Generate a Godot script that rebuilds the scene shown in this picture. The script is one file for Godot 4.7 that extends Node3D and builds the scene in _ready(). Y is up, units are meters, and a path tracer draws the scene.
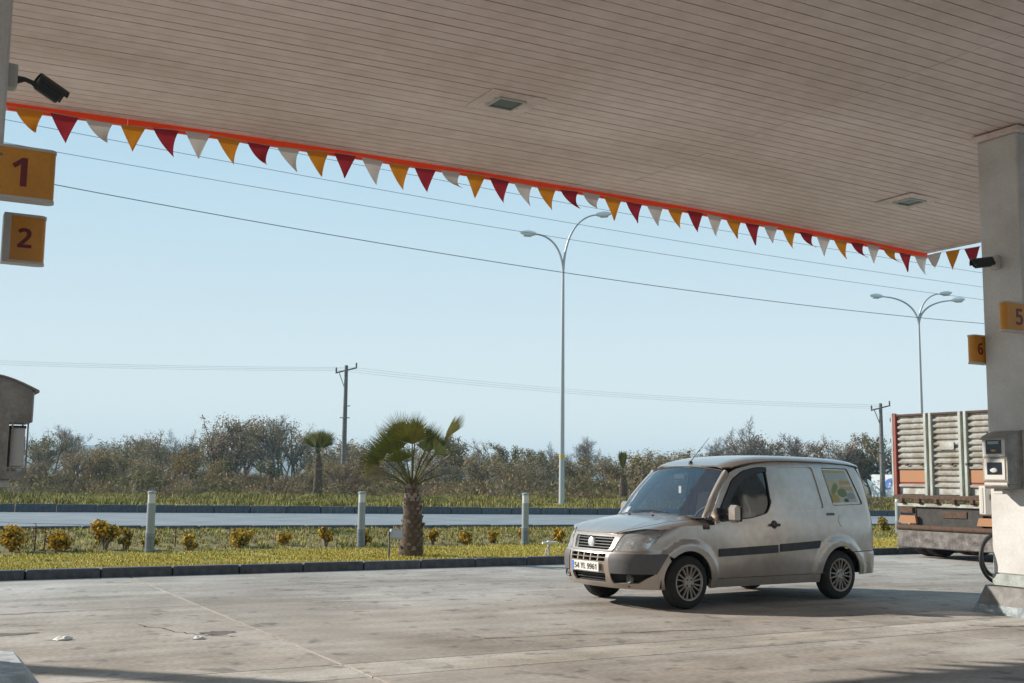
extends Node3D
# A filling station forecourt. World axes: x runs along the canopy edge, -z out towards the road, y up.

const CAM_H := 1.4537
const CEIL := 5.6368

class MB:
	# collects triangles with normals and turns them into one mesh
	var v := PackedVector3Array()
	var n := PackedVector3Array()
	var t := PackedVector2Array()
	var c := PackedColorArray()
	var col := Color(1, 1, 1)
	func tri(a: Vector3, b: Vector3, d: Vector3, na: Vector3, nb: Vector3, nd: Vector3, ua := Vector2.ZERO, ub := Vector2.ZERO, ud := Vector2.ZERO) -> void:
		var g := (b - a).cross(d - a)
		if g.dot(na + nb + nd) > 0.0:
			v.append(a); v.append(d); v.append(b)
			n.append(na); n.append(nd); n.append(nb)
			t.append(ua); t.append(ud); t.append(ub)
		else:
			v.append(a); v.append(b); v.append(d)
			n.append(na); n.append(nb); n.append(nd)
			t.append(ua); t.append(ub); t.append(ud)
		c.append(col); c.append(col); c.append(col)
	func face(a: Vector3, b: Vector3, d: Vector3, out: Vector3) -> void:
		var g := (b - a).cross(d - a)
		if g.length_squared() < 1e-14: return
		g = g.normalized()
		if g.dot(out) < 0.0: g = -g
		tri(a, b, d, g, g, g)
	func quad(a: Vector3, b: Vector3, d: Vector3, e: Vector3, out: Vector3) -> void:
		var g := (d - a).cross(e - b)
		if g.length_squared() < 1e-14: return
		g = g.normalized()
		if g.dot(out) < 0.0: g = -g
		tri(a, b, d, g, g, g, Vector2(0, 1), Vector2(1, 1), Vector2(1, 0))
		tri(a, d, e, g, g, g, Vector2(0, 1), Vector2(1, 0), Vector2(0, 0))
	func box(mid: Vector3, size: Vector3, bevel := 0.0, b := Basis.IDENTITY) -> void:
		var h := size * 0.5
		var k: float = min(bevel, min(h.x, min(h.y, h.z)) * 0.95)
		for ax in 3:
			for sg in [-1.0, 1.0]:
				var o := Vector3.ZERO; o[ax] = sg
				var u := (ax + 1) % 3; var w := (ax + 2) % 3
				var q := []
				for cc in [[-1, -1], [1, -1], [1, 1], [-1, 1]]:
					var p := Vector3.ZERO
					p[ax] = sg * h[ax]; p[u] = cc[0] * (h[u] - k); p[w] = cc[1] * (h[w] - k)
					q.append(mid + b * p)
				quad(q[0], q[1], q[2], q[3], b * o)
		if k > 0.0:
			for ax in 3:
				var u := (ax + 1) % 3; var w := (ax + 2) % 3
				for su in [-1.0, 1.0]:
					for sw in [-1.0, 1.0]:
						var q := []
						for cc in [[-1, 0], [1, 0], [1, 1], [-1, 1]]:
							var p := Vector3.ZERO
							p[ax] = cc[0] * (h[ax] - k)
							p[u] = su * (h[u] if cc[1] == 0 else h[u] - k)
							p[w] = sw * (h[w] - k if cc[1] == 0 else h[w])
							q.append(mid + b * p)
						var o := Vector3.ZERO; o[u] = su; o[w] = sw
						quad(q[0], q[1], q[2], q[3], b * o)
			for sx in [-1.0, 1.0]:
				for sy in [-1.0, 1.0]:
					for sz in [-1.0, 1.0]:
						face(mid + b * Vector3(sx * h.x, sy * (h.y - k), sz * (h.z - k)), mid + b * Vector3(sx * (h.x - k), sy * h.y, sz * (h.z - k)), mid + b * Vector3(sx * (h.x - k), sy * (h.y - k), sz * h.z), b * Vector3(sx, sy, sz))
	func bar(a: Vector3, e: Vector3, w: float, h: float, bevel := 0.0) -> void:
		var x := (e - a).normalized()
		var up := Vector3.UP if absf(x.y) < 0.95 else Vector3.RIGHT
		var z := x.cross(up).normalized()
		var y := z.cross(x).normalized()
		box((a + e) * 0.5, Vector3(a.distance_to(e), h, w), bevel, Basis(x, y, z))
	func tube(pts: Array, radii: Array, sides := 8, caps := true) -> void:
		var rings := []
		var prev := Vector3.ZERO
		for i in pts.size():
			var d: Vector3 = (pts[min(i + 1, pts.size() - 1)] - pts[max(i - 1, 0)]).normalized()
			var s: Vector3
			if i == 0:
				s = d.cross(Vector3.UP if absf(d.y) < 0.9 else Vector3.RIGHT).normalized()
			else:
				s = (prev - d * prev.dot(d)).normalized()
			prev = s
			var w := d.cross(s)
			var ring := []
			for k in sides:
				var a := TAU * k / sides
				ring.append([pts[i] + (s * cos(a) + w * sin(a)) * radii[i], s * cos(a) + w * sin(a)])
			rings.append(ring)
		for i in rings.size() - 1:
			for k in sides:
				var a = rings[i][k]; var b = rings[i][(k + 1) % sides]; var d = rings[i + 1][(k + 1) % sides]; var e = rings[i + 1][k]
				tri(a[0], b[0], d[0], a[1], b[1], d[1]); tri(a[0], d[0], e[0], a[1], d[1], e[1])
		if caps:
			for i in [0, rings.size() - 1]:
				var o: Vector3 = (pts[0] - pts[1]) if i == 0 else (pts[-1] - pts[-2])
				for k in sides: face(pts[i], rings[i][k][0], rings[i][(k + 1) % sides][0], o)
	func lathe(prof: Array, segs := 24, x := Transform3D.IDENTITY, smooth := true) -> void:
		# prof: Vector2(radius, height) from one end to the other, turned about y
		for i in prof.size() - 1:
			var a: Vector2 = prof[i]; var b: Vector2 = prof[i + 1]
			var dn := Vector2(b.y - a.y, a.x - b.x).normalized()
			for k in segs:
				var p0 := TAU * k / segs; var p1 := TAU * (k + 1) / segs
				var d0 := Vector3(cos(p0), 0, sin(p0)); var d1 := Vector3(cos(p1), 0, sin(p1))
				var A := d0 * a.x + Vector3.UP * a.y; var B := d1 * a.x + Vector3.UP * a.y
				var C := d1 * b.x + Vector3.UP * b.y; var D := d0 * b.x + Vector3.UP * b.y
				var n0 := d0 * dn.x + Vector3.UP * dn.y; var n1 := d1 * dn.x + Vector3.UP * dn.y
				if not smooth: n0 = (n0 + n1).normalized(); n1 = n0
				n0 = x.basis * n0; n1 = x.basis * n1
				if a.x > 1e-5: tri(x * A, x * B, x * C, n0, n1, n1)
				if b.x > 1e-5: tri(x * A, x * C, x * D, n0, n1, n0)
	func prism(poly: PackedVector2Array, depth: float, x := Transform3D.IDENTITY, smooth := false) -> void:
		# polygon in x,y, thickened along z from 0 to depth
		var ix := Geometry2D.triangulate_polygon(poly)
		for k in range(0, ix.size(), 3):
			var a := poly[ix[k]]; var b := poly[ix[k + 1]]; var d := poly[ix[k + 2]]
			face(x * Vector3(a.x, a.y, 0), x * Vector3(b.x, b.y, 0), x * Vector3(d.x, d.y, 0), x.basis * Vector3(0, 0, -signf(depth)))
			face(x * Vector3(a.x, a.y, depth), x * Vector3(b.x, b.y, depth), x * Vector3(d.x, d.y, depth), x.basis * Vector3(0, 0, signf(depth)))
		var cw := Geometry2D.is_polygon_clockwise(poly)
		var m := poly.size()
		for i in m:
			var a := poly[i]; var b := poly[(i + 1) % m]
			var o := Vector2(b.y - a.y, a.x - b.x).normalized() * (-1.0 if cw else 1.0)
			var na := o; var nb := o
			if smooth:
				var z := poly[(i + m - 1) % m]; var y := poly[(i + 2) % m]
				var op := Vector2(a.y - z.y, z.x - a.x).normalized() * (-1.0 if cw else 1.0)
				var on := Vector2(y.y - b.y, b.x - y.x).normalized() * (-1.0 if cw else 1.0)
				if op.dot(o) > 0.6: na = (o + op).normalized()
				if on.dot(o) > 0.6: nb = (o + on).normalized()
			var n0 := x.basis * Vector3(na.x, na.y, 0); var n1 := x.basis * Vector3(nb.x, nb.y, 0)
			var p := x * Vector3(a.x, a.y, 0); var q := x * Vector3(b.x, b.y, 0); var r := x * Vector3(b.x, b.y, depth); var s := x * Vector3(a.x, a.y, depth)
			tri(p, q, r, n0, n1, n1); tri(p, r, s, n0, n1, n0)
	func grid(f: Callable, nu: int, nv: int, out: Vector3) -> void:
		# a smooth sheet f(u, v) for u, v from 0 to 1
		var P := []; var N := []
		for i in nu + 1:
			for j in nv + 1:
				var u := float(i) / nu; var w := float(j) / nv
				P.append(f.call(u, w))
				var e := 0.004
				var g: Vector3 = (f.call(min(u + e, 1.0), w) - f.call(max(u - e, 0.0), w)).cross(f.call(u, min(w + e, 1.0)) - f.call(u, max(w - e, 0.0)))
				g = g.normalized()
				if g.dot(out) < 0.0: g = -g
				N.append(g)
		for i in nu:
			for j in nv:
				var a := i * (nv + 1) + j; var b := a + nv + 1
				tri(P[a], P[b], P[b + 1], N[a], N[b], N[b + 1], Vector2(float(i) / nu, float(j) / nv), Vector2(float(i + 1) / nu, float(j) / nv), Vector2(float(i + 1) / nu, float(j + 1) / nv))
				tri(P[a], P[b + 1], P[a + 1], N[a], N[b + 1], N[a + 1], Vector2(float(i) / nu, float(j) / nv), Vector2(float(i + 1) / nu, float(j + 1) / nv), Vector2(float(i) / nu, float(j + 1) / nv))
	func mesh(m: Material) -> ArrayMesh:
		var arr := []
		arr.resize(Mesh.ARRAY_MAX)
		arr[Mesh.ARRAY_VERTEX] = v; arr[Mesh.ARRAY_NORMAL] = n; arr[Mesh.ARRAY_TEX_UV] = t; arr[Mesh.ARRAY_COLOR] = c
		var am := ArrayMesh.new()
		am.add_surface_from_arrays(Mesh.PRIMITIVE_TRIANGLES, arr)
		am.surface_set_material(0, m)
		return am

var taken := {}
var M := {}

func numbered(called: String) -> String:
	var k: int = taken.get(called, -1) + 1
	taken[called] = k
	return called if k == 0 else "%s_%03d" % [called, k]

func tag(o: Node, label: String, category: String, group := "") -> Node:
	o.set_meta("label", label); o.set_meta("category", category)
	if group: o.set_meta("group", group)
	return o

func thing(called: String, label: String, category: String, at := Vector3.ZERO, turn := 0.0, group := "") -> Node3D:
	var o := Node3D.new()
	o.name = numbered(called)
	add_child(o)
	o.position = at; o.rotation.y = turn
	tag(o, label, category, group)
	return o

func part(called: String, mb: MB, m: Material, parent: Node, label := "") -> MeshInstance3D:
	return part_of(called, mb.mesh(m), parent, label)

func part_of(called: String, mesh: Mesh, parent: Node, label := "") -> MeshInstance3D:
	var o := MeshInstance3D.new()
	o.name = called; o.mesh = mesh
	parent.add_child(o, true)
	if label: o.set_meta("label", label)
	return o

func single(called: String, mb: MB, m: Material, label: String, category: String, group := "") -> MeshInstance3D:
	var o := part_of(numbered(called), mb.mesh(m), self)
	tag(o, label, category, group)
	return o

func setting(called: String, mb: MB, m: Material) -> MeshInstance3D:
	var o := part_of(numbered(called), mb.mesh(m), self)
	o.set_meta("kind", "structure")
	return o

func copy_of(o: Node3D, at: Vector3, turn: float, scale_by := Vector3.ONE, label := "") -> Node3D:
	var base := String(o.name)
	var cut := base.rfind("_")
	if cut > 0 and base.substr(cut + 1).is_valid_int(): base = base.substr(0, cut)
	var r: Node3D = o.duplicate()
	r.name = numbered(base)
	add_child(r)
	r.position = at; r.rotation = Vector3(0, turn, 0); r.scale = scale_by
	if label: r.set_meta("label", label)
	return r

# ---------------------------------------------------------------- materials
func lin(r: float, g: float, b: float) -> Color:
	return Color(r, g, b).linear_to_srgb()

func mat(c: Color, rough := 0.7, metal := 0.0, tex: Texture2D = null, scale := 1.0, world := false) -> StandardMaterial3D:
	var m := StandardMaterial3D.new()
	m.albedo_color = c; m.roughness = rough; m.metallic = metal
	if tex:
		m.albedo_texture = tex
		m.uv1_triplanar = true; m.uv1_world_triplanar = world
		m.uv1_scale = Vector3.ONE * scale
	return m

func noise_bytes(seed_: int, freq: float, w: int, h: int, oct := 5, kind := FastNoiseLite.TYPE_SIMPLEX_SMOOTH) -> PackedByteArray:
	var f := FastNoiseLite.new()
	f.seed = seed_; f.frequency = freq; f.noise_type = kind
	f.fractal_octaves = oct
	var im := f.get_seamless_image(w, h)
	im.convert(Image.FORMAT_L8)
	return im.get_data()

func stretched(seed_: int, freq: float, w: int, h: int, fw: int, fh: int, oct := 4) -> PackedByteArray:
	var f := FastNoiseLite.new()
	f.seed = seed_; f.frequency = freq; f.fractal_octaves = oct
	var im := f.get_seamless_image(w, h)
	im.convert(Image.FORMAT_L8)
	im.resize(fw, fh, Image.INTERPOLATE_CUBIC)
	return im.get_data()

func tint_texture(n: int, seed_: int, f1: float, f2: float, lo: Color, hi: Color, edge := 0.5) -> ImageTexture:
	# two octaves of blotches mixed between two sRGB tints
	var a := noise_bytes(seed_, f1, n, n)
	var b := noise_bytes(seed_ + 7, f2, n, n, 3)
	var out := PackedByteArray(); out.resize(n * n * 3)
	for i in n * n:
		var k := clampf((a[i] * 0.65 + b[i] * 0.35) / 255.0 * 1.6 - 0.8 + edge, 0.0, 1.0)
		out[i * 3] = int(255.0 * lerpf(lo.r, hi.r, k)); out[i * 3 + 1] = int(255.0 * lerpf(lo.g, hi.g, k)); out[i * 3 + 2] = int(255.0 * lerpf(lo.b, hi.b, k))
	var im := Image.create_from_data(n, n, false, Image.FORMAT_RGB8, out)
	im.generate_mipmaps()
	return ImageTexture.create_from_image(im)

func grey_texture(n: int, seed_: int, freq: float, lo := 0.0, hi := 1.0, oct := 5) -> ImageTexture:
	var a := noise_bytes(seed_, freq, n, n, oct)
	for i in a.size(): a[i] = int(clampf(lerpf(lo, hi, a[i] / 255.0), 0, 1) * 255.0)
	return ImageTexture.create_from_image(Image.create_from_data(n, n, false, Image.FORMAT_L8, a))

func concrete_texture() -> ImageTexture:
	var n := 2048
	var big := noise_bytes(3, 0.0016, n, n, 4)
	var mid := noise_bytes(11, 0.008, n, n, 5)
	var fine := noise_bytes(5, 0.12, n, n, 2)
	var streak := stretched(21, 0.02, 160, n, n, n, 4)
	var spot := noise_bytes(31, 0.018, n, n, 3)
	var out := PackedByteArray(); out.resize(n * n * 3)
	for i in n * n:
		var k := 0.86 + (big[i] - 128) / 255.0 * 0.2 + (mid[i] - 128) / 255.0 * 0.16 + (fine[i] - 128) / 255.0 * 0.16 + (streak[i] - 128) / 255.0 * 0.15
		var warm := (streak[i] - 128) / 255.0 * 0.6 + (big[i] - 128) / 255.0 * 0.5
		var dirt := clampf((spot[i] - 178) / 40.0, 0.0, 1.0) * 0.22
		k = k * (1.0 - dirt)
		out[i * 3] = int(clampf(k * (1.0 - 0.03 * warm), 0, 1) * 255); out[i * 3 + 1] = int(clampf(k * (0.975 + 0.03 * warm), 0, 1) * 255); out[i * 3 + 2] = int(clampf(k * (0.945 + 0.10 * warm), 0, 1) * 255)
	var im := Image.create_from_data(n, n, false, Image.FORMAT_RGB8, out)
	return ImageTexture.create_from_image(im)

func wisps() -> ImageTexture:
	# thin streaks of high cloud all round the sky
	var w := 1024; var h := 512
	var a := stretched(61, 0.02, 256, h, w, h, 5)
	var b := noise_bytes(62, 0.006, w, h, 3)
	var im := Image.create(w, h, false, Image.FORMAT_RGBA8)
	for y in h:
		for x in w:
			var k := clampf((a[y * w + x] - 120) / 120.0, 0, 1) * clampf((b[y * w + x] - 110) / 90.0, 0, 1)
			im.set_pixel(x, y, Color(0.55, 0.55, 0.54, k * 0.35))
	return ImageTexture.create_from_image(im)

func make_materials() -> void:
	var ct := concrete_texture()
	var relief := grey_texture(512, 77, 0.05)
	for k in 3:
		var m := mat(lin(0.435 + k * 0.02, 0.413 + k * 0.019, 0.395 + k * 0.018), 0.88, 0, ct, 1.0 / 17.0, true)
		m.uv1_offset = Vector3(k * 0.31, 0, k * 0.17)
		m.normal_enabled = false
		M["concrete%d" % k] = m
	M.concrete_new = mat(lin(0.54, 0.525, 0.50), 0.88, 0, ct, 1.0 / 11.0, true)
	M.joint = mat(lin(0.16, 0.12, 0.08), 0.95, 0, tint_texture(128, 4, 0.05, 0.2, Color(0.5, 0.5, 0.5), Color(1, 1, 1)), 1.0)
	M.stain = mat(lin(0.20, 0.17, 0.15), 0.8, 0, tint_texture(128, 14, 0.03, 0.2, Color(0.7, 0.7, 0.7), Color(1, 1, 1)), 1.0)
	var rough_t := tint_texture(256, 8, 0.02, 0.15, Color(0.72, 0.72, 0.72), Color(1, 1, 1))
	M.kerb = mat(lin(0.12, 0.128, 0.14), 0.9, 0, rough_t, 1.3, true)
	M.kerb2 = mat(lin(0.15, 0.157, 0.167), 0.9, 0, rough_t, 1.1, true)
	M.asphalt = mat(lin(0.25, 0.255, 0.265), 0.75, 0, tint_texture(512, 18, 0.01, 0.2, Color(0.85, 0.85, 0.85), Color(1, 1, 1)), 0.12, true)
	M.white_line = mat(lin(0.6, 0.6, 0.58), 0.7, 0, rough_t, 0.8, true)
	M.soil = mat(lin(0.24, 0.19, 0.07), 0.95, 0, rough_t, 0.7, true)
	M.lawn_soil = mat(lin(0.46, 0.37, 0.085), 0.95, 0, tint_texture(512, 28, 0.012, 0.12, Color(0.6, 0.62, 0.5), Color(1, 1, 0.9)), 0.25, true)
	M.field = mat(lin(0.12, 0.105, 0.045), 0.95, 0, rough_t, 0.1, true)
	# canopy and columns
	M.ceiling = mat(lin(0.92, 0.775, 0.75), 0.55, 0, tint_texture(512, 38, 0.004, 0.05, Color(0.88, 0.86, 0.84), Color(1, 1, 1)), 0.12, true)
	M.ceiling_trim = mat(lin(0.90, 0.775, 0.745), 0.5, 0, tint_texture(256, 39, 0.01, 0.1, Color(0.84, 0.82, 0.8), Color(1, 1, 1)), 0.4, true)
	M.sheet_steel = mat(lin(0.38, 0.38, 0.37), 0.7)
	M.orange_plastic = mat(lin(0.85, 0.15, 0.045), 0.45)
	M.orange_plastic.backlight_enabled = true
	M.orange_plastic.backlight = lin(0.58, 0.11, 0.035)
	M.column = mat(lin(0.65, 0.645, 0.645), 0.5, 0, tint_texture(512, 48, 0.006, 0.08, Color(0.9, 0.89, 0.87), Color(1, 1, 1)), 0.5, true)
	M.column_band = mat(lin(0.5, 0.55, 0.53), 0.6, 0, rough_t, 0.9, true)
	M.plinth = mat(lin(0.33, 0.32, 0.31), 0.9, 0, rough_t, 1.2, true)
	M.plinth_paint = mat(lin(0.48, 0.54, 0.57), 0.75, 0, tint_texture(256, 58, 0.02, 0.1, Color(0.6, 0.62, 0.64), Color(1, 1, 1)), 1.5, true)
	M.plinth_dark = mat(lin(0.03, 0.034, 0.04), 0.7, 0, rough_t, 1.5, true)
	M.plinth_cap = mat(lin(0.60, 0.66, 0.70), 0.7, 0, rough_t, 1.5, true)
	M.sign_yellow = mat(lin(0.72, 0.30, 0.03), 0.4, 0, tint_texture(256, 68, 0.01, 0.1, Color(0.9, 0.9, 0.88), Color(1, 1, 1)), 1.0)
	M.sign_edge = mat(lin(0.55, 0.53, 0.5), 0.5)
	M.maroon = mat(lin(0.16, 0.012, 0.02), 0.5)
	M.screw = mat(lin(0.2, 0.19, 0.18), 0.4, 0.8)
	M.terminal = mat(lin(0.40, 0.36, 0.32), 0.45, 0, rough_t, 0.8)
	M.terminal_front = mat(lin(0.58, 0.56, 0.53), 0.45)
	M.screen = mat(lin(0.012, 0.016, 0.024), 0.12)
	M.lcd = mat(lin(0.25, 0.32, 0.36), 0.2)
	M.label_orange = mat(lin(0.6, 0.3, 0.05), 0.5)
	M.black_plastic = mat(lin(0.022, 0.023, 0.026), 0.45)
	M.camera_body = mat(lin(0.03, 0.036, 0.038), 0.4)
	M.lens = mat(lin(0.01, 0.01, 0.012), 0.08)
	M.pale_plastic = mat(lin(0.5, 0.49, 0.47), 0.5)
	M.rubber = mat(lin(0.018, 0.017, 0.018), 0.55)
	M.light_glass = mat(lin(0.07, 0.095, 0.08), 0.12)
	# flags
	for f in [["flag_red", lin(0.36, 0.024, 0.04)], ["flag_yellow", lin(0.70, 0.27, 0.02)], ["flag_white", lin(0.66, 0.63, 0.61)]]:
		var m := mat(f[1], 0.75)
		m.cull_mode = BaseMaterial3D.CULL_DISABLED
		m.backlight_enabled = true
		m.backlight = Color(f[1].r * 0.55, f[1].g * 0.55, f[1].b * 0.55)
		M[f[0]] = m
	# metal, concrete and wood of the poles
	M.post_grey = mat(lin(0.30, 0.33, 0.35), 0.5, 0.2)
	M.galv = mat(lin(0.42, 0.435, 0.45), 0.5, 0.35)
	M.lamp_head = mat(lin(0.72, 0.73, 0.74), 0.45)
	M.lamp_glass = mat(lin(0.5, 0.53, 0.55), 0.15)
	M.pole = mat(lin(0.24, 0.22, 0.20), 0.85, 0, rough_t, 0.6)
	M.porcelain = mat(lin(0.10, 0.07, 0.05), 0.25)
	M.wire = mat(lin(0.12, 0.135, 0.155), 0.6)
	M.bollard = mat(lin(0.27, 0.31, 0.34), 0.5, 0.2, rough_t, 2.0)
	M.bollard_cap = mat(lin(0.62, 0.63, 0.62), 0.3)
	M.yellow = mat(lin(0.65, 0.42, 0.02), 0.5)
	# vegetation
	var leafs := [["leaf", 0.25], ["palm_leaf", 0.3], ["grass", 0.25]]
	for l in leafs:
		var m := mat(Color(1, 1, 1), 0.9)
		m.vertex_color_use_as_albedo = true
		m.cull_mode = BaseMaterial3D.CULL_DISABLED
		m.backlight_enabled = true
		m.backlight = Color(0.6, 0.6, 0.4) if l[0] != "grass" else Color(0.25, 0.25, 0.15)
		M[l[0]] = m
	M.bark = mat(lin(0.17, 0.145, 0.12), 0.9, 0, rough_t, 1.5)
	M.twig = mat(lin(0.15, 0.125, 0.105), 0.9)
	M.palm_bark = mat(lin(0.11, 0.075, 0.055), 0.95)
	M.palm_boot = mat(Color(1, 1, 1), 0.9)
	M.palm_boot.vertex_color_use_as_albedo = true
	M.hill = mat(lin(0.07, 0.09, 0.07), 0.95, 0, rough_t, 0.004, true)
	# van
	var dust := tint_texture(512, 88, 0.004, 0.03, Color(0.88, 0.835, 0.795), Color(1, 1, 1), 0.6)
	M.paint = mat(lin(0.52, 0.478, 0.447), 0.28, 0.55, dust, 0.45)
	M.paint.clearcoat_enabled = true; M.paint.clearcoat = 0.8; M.paint.clearcoat_roughness = 0.08
	M.trim = mat(lin(0.05, 0.052, 0.058), 0.6, 0, rough_t, 1.0)
	M.trim_grey = mat(lin(0.115, 0.115, 0.125), 0.55, 0, dust, 0.8)
	M.cavity = mat(lin(0.012, 0.012, 0.013), 0.85)
	M.chrome = mat(lin(0.62, 0.62, 0.63), 0.22, 0.9)
	M.emblem = mat(lin(0.72, 0.74, 0.76), 0.25, 0.3)
	M.lamp_lens = mat(lin(0.75, 0.78, 0.8), 0.05)
	M.lamp_lens.transparency = BaseMaterial3D.TRANSPARENCY_ALPHA
	M.lamp_lens.albedo_color.a = 0.28
	M.reflector = mat(lin(0.7, 0.7, 0.7), 0.18, 0.9)
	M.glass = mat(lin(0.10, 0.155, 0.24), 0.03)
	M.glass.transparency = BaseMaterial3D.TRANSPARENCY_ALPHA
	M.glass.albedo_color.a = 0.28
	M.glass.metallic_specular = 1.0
	M.glass_dark = mat(lin(0.01, 0.013, 0.017), 0.04)
	M.glass_dark.transparency = BaseMaterial3D.TRANSPARENCY_ALPHA
	M.glass_dark.albedo_color.a = 0.72
	M.glass_dark.metallic_specular = 1.0
	M.red_lens = mat(lin(0.35, 0.015, 0.012), 0.12)
	M.amber_lens = mat(lin(0.36, 0.165, 0.075), 0.45)
	M.tyre = mat(lin(0.028, 0.026, 0.026), 0.85, 0, rough_t, 3.0)
	M.hubcap = mat(lin(0.40, 0.365, 0.335), 0.45, 0.35, dust, 1.5)
	M.plate = mat(lin(0.70, 0.69, 0.65), 0.45)
	M.plate_blue = mat(lin(0.08, 0.2, 0.55), 0.5)
	M.ink = mat(lin(0.07, 0.065, 0.065), 0.6)
	M.seat = mat(lin(0.05, 0.052, 0.06), 0.9)
	M.paper = mat(lin(0.75, 0.75, 0.73), 0.7)
	M.red_cloth = mat(lin(0.55, 0.05, 0.05), 0.7)
	# truck
	M.truck_white = mat(lin(0.50, 0.51, 0.49), 0.55, 0, tint_texture(256, 98, 0.008, 0.06, Color(0.66, 0.6, 0.54), Color(1, 1, 1), 0.6), 0.7)
	M.truck_red = mat(lin(0.31, 0.065, 0.055), 0.6, 0, dust, 1.0)
	M.truck_green = mat(lin(0.42, 0.46, 0.43), 0.5, 0, dust, 1.0)
	M.truck_dark = mat(lin(0.06, 0.055, 0.052), 0.8, 0, rough_t, 1.0)
	M.rust = mat(lin(0.13, 0.075, 0.05), 0.9, 0, rough_t, 2.0)
	M.bumper = mat(lin(0.24, 0.225, 0.22), 0.7, 0, tint_texture(256, 108, 0.015, 0.08, Color(0.5, 0.45, 0.42), Color(1, 1, 1)), 0.9)
	M.board_white = mat(lin(0.78, 0.8, 0.8), 0.5)
	M.board_blue = mat(lin(0.10, 0.24, 0.62), 0.5)
	M.shop_wall = mat(lin(0.72, 0.71, 0.69), 0.6, 0, rough_t, 0.3)
	M.shop_frame = mat(lin(0.3, 0.31, 0.32), 0.5)
	M.shop_glass = mat(lin(0.012, 0.015, 0.018), 0.05)

func _ready() -> void:
	# camera
	var cam := Camera3D.new()
	cam.name = "camera"
	add_child(cam)
	cam.position = Vector3(0, CAM_H, 0)
	cam.basis = Basis(Vector3.UP, -0.5055) * Basis(Vector3.RIGHT, 0.1212) * Basis(Vector3.BACK, 0.0121)
	cam.fov = rad_to_deg(2.0 * atan(341.5 / 1137.0))
	cam.far = 6000.0
	cam.current = true
	# sky and air
	var env := Environment.new()
	var sm := ProceduralSkyMaterial.new()
	sm.sky_top_color = Color(0.40, 0.60, 0.715)
	sm.sky_horizon_color = Color(0.765, 0.79, 0.78)
	sm.sky_curve = 0.2
	sm.ground_bottom_color = Color(0.35, 0.33, 0.30)
	sm.ground_horizon_color = Color(0.70, 0.76, 0.78)
	sm.sun_angle_max = 1.0
	sm.sky_cover = wisps()
	sm.sky_cover_modulate = Color(1, 1, 1, 0.09)
	var sky := Sky.new()
	sky.sky_material = sm
	env.background_mode = Environment.BG_SKY
	env.sky = sky
	env.tonemap_mode = Environment.TONE_MAPPER_LINEAR
	env.tonemap_exposure = 1.68
	env.fog_enabled = true
	env.fog_density = 0.0005
	env.fog_light_color = Color(0.80, 0.88, 0.93)
	env.sdfgi_enabled = true; env.ssao_enabled = true; env.ssil_enabled = true
	var we := WorldEnvironment.new()
	we.name = "world_environment"
	we.environment = env
	add_child(we)
	# sun: from the left and a little ahead, low
	var sun := DirectionalLight3D.new()
	sun.name = "sun"
	add_child(sun)
	var az := deg_to_rad(14.5)
	var el := deg_to_rad(27.0)
	# in the camera's plan: left, turned ahead by az; then into world axes
	var left := -cos(az); var ahead := sin(az)
	var to_sun := Vector3((left * 0.875 + ahead * 0.4841) * cos(el), sin(el), (left * 0.4841 - ahead * 0.875) * cos(el))
	sun.look_at_from_position(Vector3.ZERO, -to_sun, Vector3.UP)
	sun.light_energy = 1.28
	sun.light_color = Color(1.0, 0.965, 0.91)
	sun.light_angular_distance = 0.5
	sun.shadow_enabled = true
	make_materials()
	build_ground()
	build_canopy()
	build_columns()
	build_bunting()
	build_shop()
	build_van()
	build_truck()
	build_roadside()
	build_plants()
	build_trees()

# ---------------------------------------------------------------- ground, kerbs and road
func road_y(s: float) -> float:
	return 0.30 - 0.006 * (clampf(s, -20.0, 70.0) - 3.0)

func far_p(s: float) -> float:
	return 38.3 - 0.07 * (s - 3.0)

func verge_y(s: float, p: float) -> float:
	# lawn behind the near kerb, rising to the road
	var k := smoothstep(20.3, 25.0, p)
	return lerpf(0.115, road_y(s) + 0.03, k)

func far_y(s: float, p: float) -> float:
	var k := smoothstep(0.0, 9.0, p - far_p(s) - 0.3)
	return lerpf(road_y(s) + 0.20, 0.52, k)

func sheet(mb: MB, s0: float, s1: float, ns: int, p0: float, p1: float, np: int, h: Callable, p_at = null) -> void:
	for i in ns:
		for j in np:
			var q := []
			for c in [[0, 0], [1, 0], [1, 1], [0, 1]]:
				var s := lerpf(s0, s1, float(i + c[0]) / ns)
				var k := float(j + c[1]) / np
				var p := lerpf(p0, p1, k)
				if p_at != null: p = p_at.call(s, k)
				q.append(Vector3(s, h.call(s, p), -p))
			mb.quad(q[0], q[1], q[2], q[3], Vector3.UP)

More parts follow.
